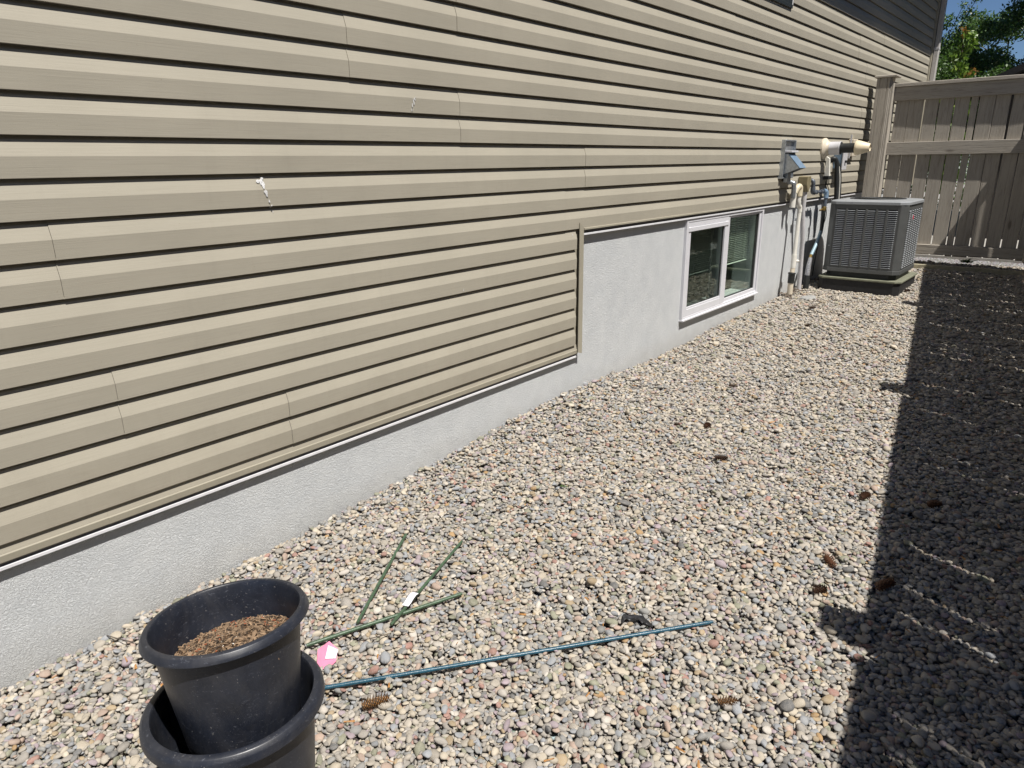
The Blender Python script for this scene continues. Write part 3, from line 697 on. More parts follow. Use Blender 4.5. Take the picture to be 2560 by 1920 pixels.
# louvred panels: frame + slats + ribs, built flat then placed
def louvre_panel(wd, hgt, name, mtx, ncol, parent, nrow=31):
    f_ = MB(); ed = .012; T = .045; B = .02
    f_.box(0, ed, 0, .012, 0, hgt); f_.box(wd-ed, wd, 0, .012, 0, hgt); f_.box(ed, wd-ed, 0, .012, 0, B); f_.box(ed, wd-ed, 0, .012, hgt-T, hgt)
    fo = f_.build(name, M['ac'], None); fo.parent = parent; fo.matrix_parent_inverse = parent_inv(parent); fo.matrix_basis = mtx
    cw = (wd-2*ed)/ncol
    for c in range(1, ncol):
        rb = MB().box(ed+c*cw-.0095, ed+c*cw+.0095, -.0085, .006, B, hgt-T, .002).build('rib', M['ac'], None); rb.parent = fo
    s = MB(); st = (hgt-T-B)/nrow
    for r in range(nrow):
        z = B+r*st+st*.30
        s.add([(ed, -.007, z-.002), (wd-ed, -.007, z-.002), (wd-ed, .004, z+st*.20), (ed, .004, z+st*.20), (ed, -.007, z-.0045), (wd-ed, -.007, z-.0045), (wd-ed, .004, z+st*.20-.002), (ed, .004, z+st*.20-.002)],
              [(0, 1, 2, 3), (4, 7, 6, 5), (0, 4, 5, 1)])
    so_ = s.build('louvre_slats', M['ac2'], None); so_.parent = fo; so_['kind'] = 'stuff'  # lighter grey than the cabinet: light on the slat edges is in the colour
    return fo
def parent_inv(p): return Matrix.Translation(-p.location)
hp = AZ1-.030-AZ0-.042
w1 = AX1-AX0-2*cc-.026; w2 = AY1-AY0-2*cc-.026
louvre_panel(w1, hp, 'front_panel', Matrix.Translation((AX0+cc+.013, AY0+.001, AZ0+.041)), 6, ac)
side = louvre_panel(w2, hp, 'side_panel', Matrix.Translation((AX1-.001, AY0+cc+.013, AZ0+.041)) @ Matrix.Rotation(math.pi/2, 4, 'Z'), 6, ac)
louvre_panel(w2, hp, 'side_panel', Matrix.Translation((AX0+.001, AY1-cc-.013, AZ0+.041)) @ Matrix.Rotation(-math.pi/2, 4, 'Z'), 6, ac)
louvre_panel(w1, hp, 'back_panel', Matrix.Translation((AX1-cc-.013, AY1-.001, AZ0+.041)) @ Matrix.Rotation(math.pi, 4, 'Z'), 6, ac)
# top cover with round fan opening and guard
cx, cyy = (AX0+AX1)/2, (AY0+AY1)/2; RO = .255
outer = []
for i in range(48):
    a = 2*math.pi*i/48; d = Vector((math.cos(a), math.sin(a)))
    hx, hy = (AX1-AX0)/2+.010, (AY1-AY0)/2+.010; c2 = cc+.012
    t = min(hx/abs(d.x) if abs(d.x) > 1e-6 else 9, hy/abs(d.y) if abs(d.y) > 1e-6 else 9, (hx+hy-c2)/(abs(d.x)+abs(d.y)))
    outer.append((cx+d.x*t, cyy+d.y*t))
innr = [(cx+RO*math.cos(2*math.pi*i/48), cyy+RO*math.sin(2*math.pi*i/48)) for i in range(48)]
V = []; rings = [([(cx+(x-cx)*.985, cyy+(y-cyy)*.985) for x, y in outer], AZ1-.034), (outer, AZ1-.030), (outer, AZ1-.008), ([(cx+(x-cx)*.97, cyy+(y-cyy)*.97) for x, y in outer], AZ1), ([(cx+(x-cx)*1.06, cyy+(y-cyy)*1.06) for x, y in innr], AZ1+.010), (innr, AZ1+.008), (innr, AZ1-.03)]
for P, z in rings: V += [(x, y, z) for x, y in P]
mb = MB().add(V, [(r*48+i, r*48+(i+1) % 48, (r+1)*48+(i+1) % 48, (r+1)*48+i) for r in range(len(rings)-1) for i in range(48)]); mb.build('top_cover', M['ac2'], ac)
fg = MB()
for r_ in (.05, .09, .13, .17, .21, .25): fg.tube([(cx+r_*math.cos(2*math.pi*i/32), cyy+r_*math.sin(2*math.pi*i/32), AZ1+.010) for i in range(33)], .002, 5, False)
for i in range(8):
    a = math.pi*i/8; fg.tube([(cx-.255*math.cos(a), cyy-.255*math.sin(a), AZ1+.008), (cx+.255*math.cos(a), cyy+.255*math.sin(a), AZ1+.008)], .002, 5)
fg.build('fan_guard', M['rubber'], ac)
fb = MB()
for i in range(3):
    a = 2*math.pi*i/3; d = Vector((math.cos(a), math.sin(a), 0)); e = Vector((-d.y, d.x, 0)); c_ = Vector((cx, cyy, AZ1-.06))
    fb.poly([c_+d*.03-e*.03, c_+d*.22-e*.08+Vector((0, 0, -.02)), c_+d*.22+e*.05+Vector((0, 0, .02)), c_+d*.03+e*.03], (0, 0, .003))
fb.lathe([(0, .03), (.05, .03), (.06, -.05), (0, -.05)], Matrix.Translation((cx, cyy, AZ1-.06)), 20); fb.build('fan', M['rubber'], ac)
# badge on the right side panel
bx, by, bz = AX1+.006, AY0+.235, AZ1-.155
MB().add([(bx+.002, by+.035*math.cos(2*math.pi*i/16), bz+.030*math.sin(2*math.pi*i/16)) for i in range(16)]+[(bx-.006, by+.035*math.cos(2*math.pi*i/16), bz+.030*math.sin(2*math.pi*i/16)) for i in range(16)],
         [tuple(range(16))]+[(i, (i+1) % 16, 16+(i+1) % 16, 16+i) for i in range(16)]).build('badge', M['silver'], ac)
MB().poly([(bx+.0025, by-.012, bz-.012), (bx+.0025, by+.022, bz-.018), (bx+.0025, by+.030, bz+.004), (bx+.0025, by+.010, bz+.024), (bx+.0025, by-.008, bz+.012)], (.0015, 0, 0)).build('emblem', M['red'], ac)
scr = MB()
for (x_, z_) in ((AX1-cc-.018, AZ1-.12), (AX1-cc-.018, AZ0+.16), (AX1-cc-.018, AZ0+.06), (AX0+cc-.012, AZ0+.25)):
    scr.lathe([(0, -.004), (.005, -.003), (.006, 0)], Matrix.Translation((x_, AY0-.001, z_)) @ Matrix.Rotation(math.pi/2, 4, 'X'), 8)
scr.build('screws', M['silver'], ac)
m = MB(); oct_prism(m, octo(AX0+.03, AX1-.03, AY0+.03, AY1-.03, cc), .372, AZ0); m.build('plinth', M['rubber'], ac)
pd = MB(); oct_prism(pd, octo(AX0-.03, AX1+.04, AY0-.028, AY1+.04, .05), .350, .372)
pdo = pd.build('equipment_pad', M['pad'], None, .006)
m = MB(); oct_prism(m, octo(AX0-.02, AX1+.025, AY0-.018, AY1+.03, .05), .10, .350); 
link_child(m.build('pad_skirt', M['acdark']), pdo)
tag(pdo, 'green grey plastic equipment pad under the air conditioner', 'pad')

# ================================================================== WALL FIXTURES
vh = thing('vent_hood', 'galvanised exhaust vent hood with blue grey flap on the siding', 'vent', (0, 6.66, 1.33))
m = MB(); ring(m, 6.50, 6.775, 1.335, 1.665, (.010, .010, .012, .012), .034, -.012); m.build('mounting_frame', M['galv'], vh)
MB().box(.004, .010, 6.512, 6.763, 1.349, 1.651).build('back_plate', M['galv'], vh)
MB().box(.010, .085, 6.53, 6.70, 1.556, 1.572, .002).build('top_flange', M['white'], vh)
MB().box(.010, .060, 6.54, 6.69, 1.515, 1.556).build('throat', M['rubber'], vh)
m = MB(); P = [(.012, 1.545), (.055, 1.545), (.165, 1.425), (.012, 1.365)]
m.add([(x, 6.53, z) for x, z in P]+[(x, 6.535, z) for x, z in P], [(0, 1, 2, 3), (4, 7, 6, 5), (0, 4, 5, 1), (1, 5, 6, 2), (2, 6, 7, 3), (3, 7, 4, 0)])
m.add([(x, 6.70, z) for x, z in P]+[(x, 6.695, z) for x, z in P], [(0, 1, 2, 3), (4, 7, 6, 5), (0, 4, 5, 1), (1, 5, 6, 2), (2, 6, 7, 3), (3, 7, 4, 0)])
m.build('hood_side', M['galv'], vh)
MB().add([(.055, 6.53, 1.546), (.055, 6.70, 1.546), (.167, 6.70, 1.425), (.167, 6.53, 1.425), (.052, 6.53, 1.542), (.052, 6.70, 1.542), (.162, 6.70, 1.423), (.162, 6.53, 1.423)],
         [(0, 1, 2, 3), (4, 7, 6, 5), (0, 4, 5, 1), (1, 5, 6, 2), (2, 6, 7, 3), (3, 7, 4, 0)]).build('hood_flap', M['blue_g'], vh)
MB().box(.01, .055, 6.585, 6.655, 1.30, 1.42, .004).build('lower_duct', M['galv'], vh)

pv = thing('pvc_drain_pipe', 'white plastic pipe with elbows running down the wall left of the grey conduit', 'pipe', (.07, 6.9, .3))
MB().tube(bez([(-.0, 6.74, 1.30), (.05, 6.75, 1.29), (.055, 6.76, 1.26), (.055, 6.775, 1.16)]), .020, 12).build('wall_stub', M['galv'], pv)
MB().tube([(.05, 6.79, 1.07), (.05, 6.795, 1.25)], .026, 12).build('sleeve', M['pvc'], pv)
MB().tube(bez([(.052, 6.80, 1.20), (.065, 6.84, 1.25), (.07, 6.88, 1.245), (.07, 6.885, 1.17)]), .029, 12).build('elbow', M['pvc_y'], pv)
MB().tube(bez([(.07, 6.885, 1.18), (.07, 6.885, 1.12), (.07, 6.90, 1.085), (.075, 6.925, 1.065), (.075, 6.93, 1.02)]), .022, 12).build('offset', M['pvc'], pv)
MB().tube([(.075, 6.93, 1.04), (.08, 6.905, .61)], .019, 12).build('riser', M['pvc'], pv)
MB().tube([(.08, 6.905, .625), (.08, 6.90, .50)], .0245, 12).build('tee', M['pvc'], pv)
MB().tube([(.08, 6.90, .565), (.105, 6.955, .56)], .014, 10).build('tee_branch', M['pvc'], pv)
MB().tube([(.08, 6.90, .50), (.08, 6.89, .44)], .022, 12).build('lower_pipe', M['beige'], pv)
MB().tube([(.08, 6.89, .455), (.08, 6.888, .445), (.08, 6.888, .44), (.08, 6.885, .355)], [.034, .036, .031, .031], 14).build('rubber_coupling', M['rubber'], pv)
MB().tube([(.08, 6.885, .36), (.08, 6.885, .18)], .026, 12).build('buried_pipe', M['beige'], pv)

cn = thing('electrical_conduit', 'straight grey conduit rising from the gravel to the olive box', 'conduit', (.06, 7.2, .2))
MB().tube([(.055, 7.225, .18), (.055, 7.215, .35), (.055, 7.17, .75), (.055, 7.085, 1.02), (.055, 7.085, 1.20)], .022, 12).build('pipe', M['conduit'], cn)
MB().box(-.0, .030, 7.04, 7.13, .93, .955, .002).build('strap', M['galv'], cn)
ob = thing('junction_box', 'olive brown cable box on the siding above the grey conduit', 'electrical box', (.03, 7.08, 1.2))
m = MB(); P = [(7.02, 1.34), (7.11, 1.345), (7.13, 1.32), (7.12, 1.25), (7.09, 1.20), (7.065, 1.20), (7.02, 1.26)]
m.add([(.09, y, z) for y, z in P]+[(.002, y, z) for y, z in P], [tuple(range(7)), tuple(range(7, 14))[::-1]]+[(i, 7+i, 7+(i+1) % 7, (i+1) % 7) for i in range(7)]); m.build('cover', M['olive'], ob, .004)
MB().box(.0, .075, 7.131, 7.15, 1.24, 1.345, .002).build('side_flange', M['beige'], ob)

gp = thing('gas_pipe', 'dark blue grey pipe with elbows stepping sideways from the wall, brass valve below', 'pipe', (.08, 7.4, 1.2))
MB().tube(bez([(-.01, 7.23, 1.305), (.05, 7.225, 1.305), (.078, 7.225, 1.29), (.08, 7.23, 1.255), (.08, 7.235, 1.22)]), .019, 12).build('wall_elbow', M['pipe'], gp)
MB().tube(bez([(.08, 7.235, 1.235), (.08, 7.24, 1.20), (.08, 7.265, 1.188), (.08, 7.31, 1.188)]), .023, 12).build('lower_elbow', M['pipe'], gp)
MB().tube([(.08, 7.29, 1.188), (.082, 7.58, 1.188)], .014, 10).build('cross_pipe', M['pipe'], gp)
for y in (7.33, 7.47, 7.56): MB().tube([(.08, y, 1.188), (.08, y+.03, 1.188)], .022, 10).build('union', M['pipe'], gp)
MB().tube(bez([(.083, 7.56, 1.188), (.095, 7.60, 1.185), (.10, 7.61, 1.16), (.10, 7.61, 1.12)]), .024, 12).build('end_elbow', M['blue_g'], gp)
MB().tube([(.10, 7.61, 1.13), (.10, 7.605, 1.03)], .017, 12).build('drop_pipe', M['pipe'], gp)
MB().tube([(.10, 7.605, 1.04), (.10, 7.604, 1.025), (.10, 7.603, 1.01), (.10, 7.60, .99)], [.016, .022, .022, .014], 8).build('brass_valve', M['brass'], gp)
MB().tube([(.085, 7.60, 1.01), (.065, 7.575, 1.0)], .010, 8).build('valve_stem', M['brass'], gp)
MB().tube(bez([(.10, 7.60, 1.0), (.10, 7.598, .9), (.10, 7.585, .80), (.10, 7.57, .77)]), .0175, 12).build('black_hose', M['rubber'], gp)
MB().tube(bez([(.10, 7.575, .79), (.10, 7.52, .72), (.10, 7.42, .63), (.10, 7.35, .575)]), .017, 12).build('flexible_sleeve', M['flex'], gp)
MB().tube([(.10, 7.352, .58), (.10, 7.335, .545)], .014, 10).build('brass_nipple', M['brass'], gp)
MB().tube([(.10, 7.34, .55), (.10, 7.31, .47), (.10, 7.30, .40), (.10, 7.295, .36)], [.018, .022, .024, .022], 12).build('taped_riser', M['tape'], gp)
MB().tube([(.10, 7.298, .38), (.10, 7.29, .18)], .029, 12).build('black_sleeve', M['rubber'], gp)

cv = thing('concentric_vent', 'white and black wall vent pipe with cream cone tip pointing out from the siding', 'vent', (0, 7.7, 1.6))
RX = Matrix.Translation((0, 7.70, 1.597)) @ Matrix.Rotation(math.pi/2, 4, 'Y')
MB().lathe([(0, -.01), (.100, -.01), (.101, .010), (.095, .018), (.078, .030), (.0655, .046), (.064, .06), (.06, .05)], RX, 40).build('flange', M['beige'], cv)
MB().lathe([(.0630, .045), (.0630, .150), (.0645, .152), (.0645, .160), (.055, .161), (.055, .09)], RX, 40).build('outer_sleeve', M['white'], cv)
MB().lathe([(.062, .158), (.058, .165), (.046, .167), (.046, .300), (.047, .302)], RX, 36).build('black_pipe', M['rubber'], cv)
MB().lathe([(.0, .298), (.066, .298), (.070, .304), (.069, .325), (.038, .425), (.033, .430), (.030, .41)], RX, 40).build('cone_tip', M['cream'], cv)
MB().lathe([(.0, .415), (.031, .415)], RX, 24).build('dark_opening', M['rubber'], cv)
db = thing('disconnect_box', 'pale blue grey electrical disconnect box hanging on the siding under the vent pipe', 'electrical box', (0, 8.15, 1.38))
MB().box(.002, .085, 8.06, 8.20, 1.40, 1.60, .004).build('enclosure', M['blue_g'], db)
MB().box(.0855, .098, 8.055, 8.205, 1.385, 1.605, .003).build('cover', M['conduit'], db)
MB().box(.098, .115, 8.115, 8.15, 1.455, 1.48, .002).build('hasp', M['rubber'], db)
sb = thing('intake_vent', 'small beige wall box with dark opening, behind the cream vent tip', 'vent', (0, 8.65, 1.5))
MB().box(-.01, .045, 8.57, 8.73, 1.52, 1.70, .005).build('housing', M['beige'], sb)
MB().box(.0455, .075, 8.60, 8.70, 1.60, 1.66, .004).build('opening', M['rubber'], sb)
rd = thing('grounding_rod', 'thin grey vertical rod on the siding crossing behind the black vent pipe', 'rod', (.1, 8.3, 1.5))
MB().box(.06, .075, 8.36, 8.372, 1.50, 1.74).build('rod', M['conduit'], rd)
MB().box(-.01, .06, 8.36, 8.372, 1.60, 1.62).build('bracket', M['conduit'], rd)
lp = thing('line_cover', 'white bracket and bundle of black refrigerant lines dropping behind the air conditioner', 'cable', (0, 7.9, 1.4))
MB().prism([(0, 1.30), (.05, 1.30), (.03, 1.50), (0, 1.52)], 7.81, 7.85).build('bracket', M['pvc'], lp)
MB().box(.0, .05, 7.78, 7.92, 1.295, 1.33, .003).build('saddle', M['rubber'], lp)
MB().tube(bez([(-.01, 7.87, 1.44), (.05, 7.87, 1.50), (.08, 7.90, 1.46), (.09, 7.93, 1.30), (.10, 7.96, 1.12), (.11, 7.97, .8), (.16, 7.9, .6)]), .022, 12).build('insulated_line', M['rubber'], lp)
MB().tube(bez([(-.01, 7.93, 1.45), (.05, 7.94, 1.49), (.09, 7.97, 1.42), (.105, 8.00, 1.30), (.115, 8.02, 1.1), (.12, 8.03, .8), (.17, 7.96, .6)]), .015, 10).build('thin_line', M['rubber'], lp)
MB().tube(bez([(.10, 7.93, 1.42), (.115, 7.955, 1.3), (.12, 7.985, 1.12), (.125, 7.99, .9)]), .006, 8).build('white_cable', M['pvc'], lp)
wc = thing('black_cable', 'thin black cable hanging in a loop down the grey basement wall beside the unit', 'cable', (.05, 7.7, .6))
MB().tube(bez([(.03, 7.78, 1.28), (.05, 7.80, 1.1), (.05, 7.78, .95), (.05, 7.72, .72), (.05, 7.66, .48), (.06, 7.6, .33)]), .005, 8).build('cable', M['rubber'], wc)
MB().tube(bez([(.05, 7.80, 1.06), (.06, 7.83, .94), (.06, 7.78, .85), (.08, 7.68, .80), (.10, 7.61, .79)]), .004, 8).build('branch_cable', M['rubber'], wc)

# ================================================================== POTS
def pot(label, name, c, nrm_, ro, H_, taper, seed, lip=.020, band=.026):
    n = Vector(nrm_).normalized(); q = Vector((0, 0, 1)).rotation_difference(n).to_matrix().to_4x4(); Mx = Matrix.Translation(c) @ q
    rb = ro-lip; rbt = rb*taper
    t = thing(name, label, 'plant pot', tuple(Vector(c)-n*H_), 'black nursery pots stacked one in the other')
    f = lambda z: rb+(rbt-rb)*(-z/H_)
    MB().lathe([(f(-.02), -.012), (f(-.04), -.04)]+[(f(-z), -z) for z in np.linspace(.05, H_-.01, 10)]+[(f(-H_)-.005, -H_), (0, -H_), (0, -H_+.004), (f(-H_)-.01, -H_+.004)]+[(f(-z)-.004, -z) for z in np.linspace(H_-.01, .01, 10)]+[(rb-.003, -.004)], Mx, 96).build('pot_wall', M['pot'], t)
    MB().lathe([(rb-.004, -.012), (rb-.0035, -.004), (rb-.001, -.0005), (rb+.003, .0005), (ro-lip*.38, -.0015), (ro-lip*.30, -.0030), (ro-.0015, -.0095), (ro, -.0120), (ro+.0012, -band+.001), (ro+.0003, -band), (ro-.003, -band), (ro-.0045, -band+.005), (rb+.003, -.016)], Mx, 96).build('rim', M['pot'], t)
    return t, Mx, f
lowpot, _, _ = pot('larger black nursery pot standing on the gravel, holding the smaller pot', 'lower_pot', (.986, .581, .35), (-.037, .018, 1), .197, .335, .82, 1, .020, .030)
uppot, UM, UF = pot('smaller black nursery pot half full of soil, set inside the larger one', 'upper_pot', (.971, .598, .55), (-.124, .04, 1), .1765, .285, .76, 2, .016, .018)
# soil
def soil():
    mb = MB(); n, s = 26, 40; zs = -.088; R = UF(zs)-.005; vs = [UM @ Vector((0, 0, zs+.012))]; r = random.Random(4)
    for i in range(1, n+1):
        for k in range(s):
            rr = R*i/n; a = 2*math.pi*k/s; z = zs+.014*(1-(i/n)**2)+.012*math.cos(a-.6)*(i/n)+r.gauss(0, .0016); vs.append(UM @ Vector((rr*math.cos(a), rr*math.sin(a), z)))
    fs = [(0, 1+k, 1+(k+1) % s) for k in range(s)]+[(1+(i*s)+k, 1+(i*s)+(k+1) % s, 1+(i+1)*s+(k+1) % s, 1+(i+1)*s+k) for i in range(n-1) for k in range(s)]
    mb.add(vs, fs); o = mb.build('soil', M['soil']); tag(o, 'brown bark-flecked potting soil filling the smaller black pot', 'soil', kind='stuff')
    for nm, mt, cnt, ls in (('bark_chips', 'mulch', 1300, (.003, .018)), ('dark_chips', 'mulch_d', 900, (.003, .012)), ('reddish_chips', 'mulch_r', 90, (.004, .010)), ('perlite_grains', 'perlite', 45, (.0025, .005))):
        cm = MB()
        for _ in range(cnt):
            rr = R*math.sqrt(r.random())*.97; a = r.uniform(0, 6.283); L = r.uniform(*ls)*(1 if r.random() < .9 or nm != 'bark_chips' else 1.8); w_ = L*r.uniform(.12, .3) if nm != 'perlite_grains' else L*.8
            z = zs+.014*(1-(rr/R)**2)+.012*math.cos(a-.6)*(rr/R)+r.uniform(0, .004)
            c = UM @ Vector((rr*math.cos(a), rr*math.sin(a), z)); d = Vector((math.cos(r.uniform(0, 6.28)), math.sin(r.uniform(0, 6.28)), r.gauss(0, .25))).normalized(); e = d.cross(Vector((r.gauss(0, .3), r.gauss(0, .3), 1))).normalized(); u = d.cross(e)
            if nm == 'perlite_grains' or L < .009: w_ = L*.5
            P = [c+d*sx_*L/2+e*sy2*w_/2*(1 if sx_ > 0 else .6)+u*sz2*w_*.25 for sx_ in (-1, 1) for sy2 in (-1, 1) for sz2 in (-1, 1)]
            cm.add(P, [(0, 1, 3, 2), (4, 6, 7, 5), (0, 4, 5, 1), (2, 3, 7, 6), (0, 2, 6, 4), (1, 5, 7, 3)])
        q = cm.build(nm, M[mt], o); q['kind'] = 'stuff'
soil()

# ================================================================== STAKES
def stake(p0, p1, r, mat, label, nm='garden_stake', knots=8, grp=None, lift=(0, 0)):
    z0, z1 = GT(*p0)+r*.7+lift[0], GT(*p1)+r*.7+lift[1]
    a, b = Vector((*p0, z0)), Vector((*p1, z1)); n = knots*6; rad = []; pts = []
    # rest on the highest pebbles between the ends
    up = max([0]+[GT(*(a.lerp(b, i/20)).xy, .006)-(a.lerp(b, i/20)).z+r*.3 for i in range(1, 20)])*.6
    for i in range(n+1):
        t = i/n; pts.append(a.lerp(b, t)+Vector((0, 0, up))); rad.append(r*(1.10 if i % 6 == 0 else 1.0)*(.75 if i in (0, n) else 1))
    o = MB().tube(pts, rad, 12).build(nm, mat); tag(o, label, 'garden stake', grp); return a, b, up
g3 = 'green plant stakes on the gravel'
stake((.349, 1.651), (.644, 1.170), .0058, M['stake_g'], 'green plant stake leaning nearest the wall, lying alone on the gravel', grp=g3)
sb0 = stake((.567, 1.755), (.745, 1.229), .0056, M['stake_g'], 'green plant stake carrying a white paper tag, crossing another stake', grp=g3)
stake((.600, 1.000), (.807, 1.504), .0062, M['stake_g'], 'longer green plant stake with the pink tag near its end by the pots', grp=g3, lift=(.006, .006))
stake((.70, .80), (1.569, 1.896), .0062, M['stake_b'], 'long dark blue coated stake lying across the open gravel', knots=12)
# tags
a, b, up = sb0; c = a.lerp(b, .76); d = (b-a).normalized(); e = d.cross(Vector((0, 0, 1))).normalized()
pts = []
m = MB(); L_ = .062
for i in range(5):
    t = -.5+i/4; q = c+d*t*L_*1.2+Vector((0, 0, up+.012+.004*math.sin(i*1.3)))
    pts.append((q-e*.012, q+e*.012))
V = [p for pr in pts for p in pr]; V2 = [p+Vector((0, 0, .0008)) for p in V]; n = len(V)
m.add(V+V2, [(2*i, 2*i+1, 2*i+3, 2*i+2) for i in range(4)]+[(n+2*i, n+2*i+2, n+2*i+3, n+2*i+1) for i in range(4)])
tag(m.build('paper_tag', M['paper']), 'white paper tag wrapped round the middle green stake', 'tag')
pk = thing('pink_tag', 'folded pink plastic plant tag with a white sticker, beside the pot rim', 'tag', (.72, 1.0, .05))
o3 = Vector((.698, 1.008, GT(.698, 1.008)+.008)); A = Vector((.72, .70, .12)).normalized(); B = Vector((-.55, .55, .55)).normalized()
def T(u, v, w_=0): return o3+A*u+B*v+Vector((0, 0, w_))
MB().poly([T(-.030, -.020, .004), T(.0, -.038, .0), T(.030, -.020, .006), T(.034, .012, .012), T(.006, .034, .02), T(-.030, .020, .012)], (0, 0, .0012)).build('card', M['pink'], pk)
MB().poly([T(-.004, -.012, .0125), T(.028, -.014, .0105), T(.036, .006, .0165), T(.004, .020, .0215)], (0, 0, .0012)).build('sticker', M['paper'], pk)

# ================================================================== CONES AND DEBRIS
def cone(p, yaw, L, R, mat, label, openness=1.0, z=None, seed=0):
    r = random.Random(seed); mb = MB(); n = int(80*openness)+25
    for i in range(n):
        t = (i+.5)/n; a = i*2.39996; rr = R*.55*math.sin(math.pi*min(1, t*.92+.10))**.7
        ax = Vector(((t-.5)*L, 0, 0)); out = Vector((0, math.cos(a), math.sin(a))); tip = ax+out*(rr+R*.85*(1+.3*r.random()))+Vector((L*.045, 0, 0)); tn = Vector((0, -math.sin(a), math.cos(a)))
        w_ = R*.25; b0 = ax+out*rr*.3; mid = ax+out*(rr+R*.2)+Vector((L*.02, 0, 0))
        mb.add([b0, mid-tn*w_, tip-tn*w_*.5, tip+tn*w_*.5, mid+tn*w_, mid+Vector((-.0015, 0, 0))], [(0, 1, 5), (0, 5, 4), (1, 2, 3, 4), (1, 4, 5)])
    o = mb.build('spruce_cone', M[mat])
    core = MB().tube([(-L*.48, 0, 0), (0, 0, 0), (L*.46, 0, 0)], [R*.45, R*.62, R*.2], 8).build('cone_core', M['mulch_d']); core.parent = o
    zz = GT(p[0], p[1]) if z is None else z
    o.location = (p[0], p[1], zz+R*.55); o.rotation_euler = (r.uniform(0, 6), r.gauss(0, .08), yaw)
    tag(o, label, 'cone', 'fallen spruce cones')
cone((.963, .980), 1.17, .078, .015, 'cone_l', 'light brown spruce cone lying whole on the gravel right of the pots')
cone((1.762, 2.490), 2.3, .060, .0115, 'cone', 'dark reddish spruce cone curved on the sunlit gravel near the shadow', seed=1)
cone((1.787, 2.280), .9, .050, .012, 'cone', 'small broken reddish cone just above the post shadow', .7, seed=2)
cone((1.960, 2.425), .98, .070, .0130, 'cone', 'spruce cone lying at the very edge of the fence shadow', seed=3)
cone((1.070, 3.086), .6, .06, .013, 'cone', 'dark spruce cone in the middle of the sunlit gravel', seed=4)
cone((.843, 3.414), 1.3, .035, .013, 'cone', 'short stubby cone stood among pebbles in front of the basement wall', .5, seed=5)
cone((.705, 3.332), .2, .034, .010, 'cone', 'small dark cone scrap left of the stubby cone', .4, seed=6)
cone((1.750, 1.590), .8, .055, .010, 'cone_l', 'pale crumbling cone sunk among pebbles right of the blue stake end', .6, seed=7)
cone((1.734, 3.066), 1.2, .055, .013, 'cone', 'thin cone fragment beside the straight edge of the fence shadow', .7, seed=8)
cone((1.981, 3.158), .7, .06, .012, 'cone', 'dark cone lying deep in the fence shadow', seed=9)
cone((.708, 4.073), .5, .055, .012, 'cone', 'small brown cone on the gravel out from the wall corner trim', .7, seed=10)
cone((.449, 6.399), .7, .06, .011, 'cone', 'rust brown cone on the gravel out from the white window', .7, seed=11)
cone((.612, 5.788), .4, .05, .012, 'cone', 'small rust brown cone nearer than the one by the window', .7, seed=12)
cone((.960, 7.60), .6, .05, .012, 'cone', 'brown cone at the right corner of the equipment pad', .7, seed=13)
cone((.862, .575), 1.9, .045, .013, 'cone_l', 'orange brown cone scrap caught between the two black pots', .6, z=.262, seed=14)

# small dry litter scattered between the pebbles
r = random.Random(21)
lm = MB()
for _ in range(420):
    y = .4+8.2*r.random()**1.4; x = r.uniform(.03, min(2.7, 2.9-.16*y)); L = r.uniform(.005, .016); w_ = L*r.uniform(.12, .4); a = r.uniform(0, 6.28)
    if (x-POTC[0])**2+(y-POTC[1])**2 < .2**2 or (.1 < x < .95 and 7.3 < y < 8.3): continue
    z = GT(x, y, .004)+.001; d = Vector((math.cos(a), math.sin(a), r.gauss(0, .2)))*L; e = Vector((-math.sin(a), math.cos(a), r.gauss(0, .3)))*w_; c = Vector((x, y, z))
    lm.add([c-d-e, c+d-e*.5, c+d+e*.5, c-d+e, c+Vector((0, 0, .0015))], [(0, 1, 4), (1, 2, 4), (2, 3, 4), (3, 0, 4)])
tag(lm.build('dry_litter', M['cone_l']), 'tiny brown scales and needles scattered over the gravel', 'litter', kind='stuff')
# black scrap
SCR = [(1.318, 1.753), (1.371, 1.793), (1.391, 1.78), (1.419, 1.769), (1.423, 1.762), (1.413, 1.763), (1.395, 1.762), (1.392, 1.747), (1.375, 1.753), (1.358, 1.749), (1.341, 1.745), (1.336, 1.732), (1.342, 1.709), (1.329, 1.722), (1.322, 1.741)]
C0 = (sum(p[0] for p in SCR)/len(SCR), sum(p[1] for p in SCR)/len(SCR))
bm = bmesh.new(); zg = GT(*C0, .03)
f_ = bm.faces.new([bm.verts.new((x, y, zg)) for x, y in SCR]); bmesh.ops.triangulate(bm, faces=[f_])
bmesh.ops.subdivide_edges(bm, edges=bm.edges[:], cuts=3, use_grid_fill=True)
for v_ in bm.verts:
    u = (v_.co.x-C0[0])*60; w_ = (v_.co.y-C0[1])*60
    v_.co.z = zg+.004+.006*math.sin(u*1.7+.5)*math.cos(w_*1.3)+.003*math.sin(w_*3+u)
me = bpy.data.meshes.new('plastic_scrap'); bm.to_mesh(me); bm.free(); me.polygons.foreach_set('use_smooth', [True]*len(me.polygons)); me.materials.append(M['scrap'])
o = bpy.data.objects.new('plastic_scrap', me); COL.objects.link(o); sm_ = o.modifiers.new('thickness', 'SOLIDIFY'); sm_.thickness = .0015
tag(o, 'curled black plastic scrap half buried in gravel beyond the blue stake', 'litter')
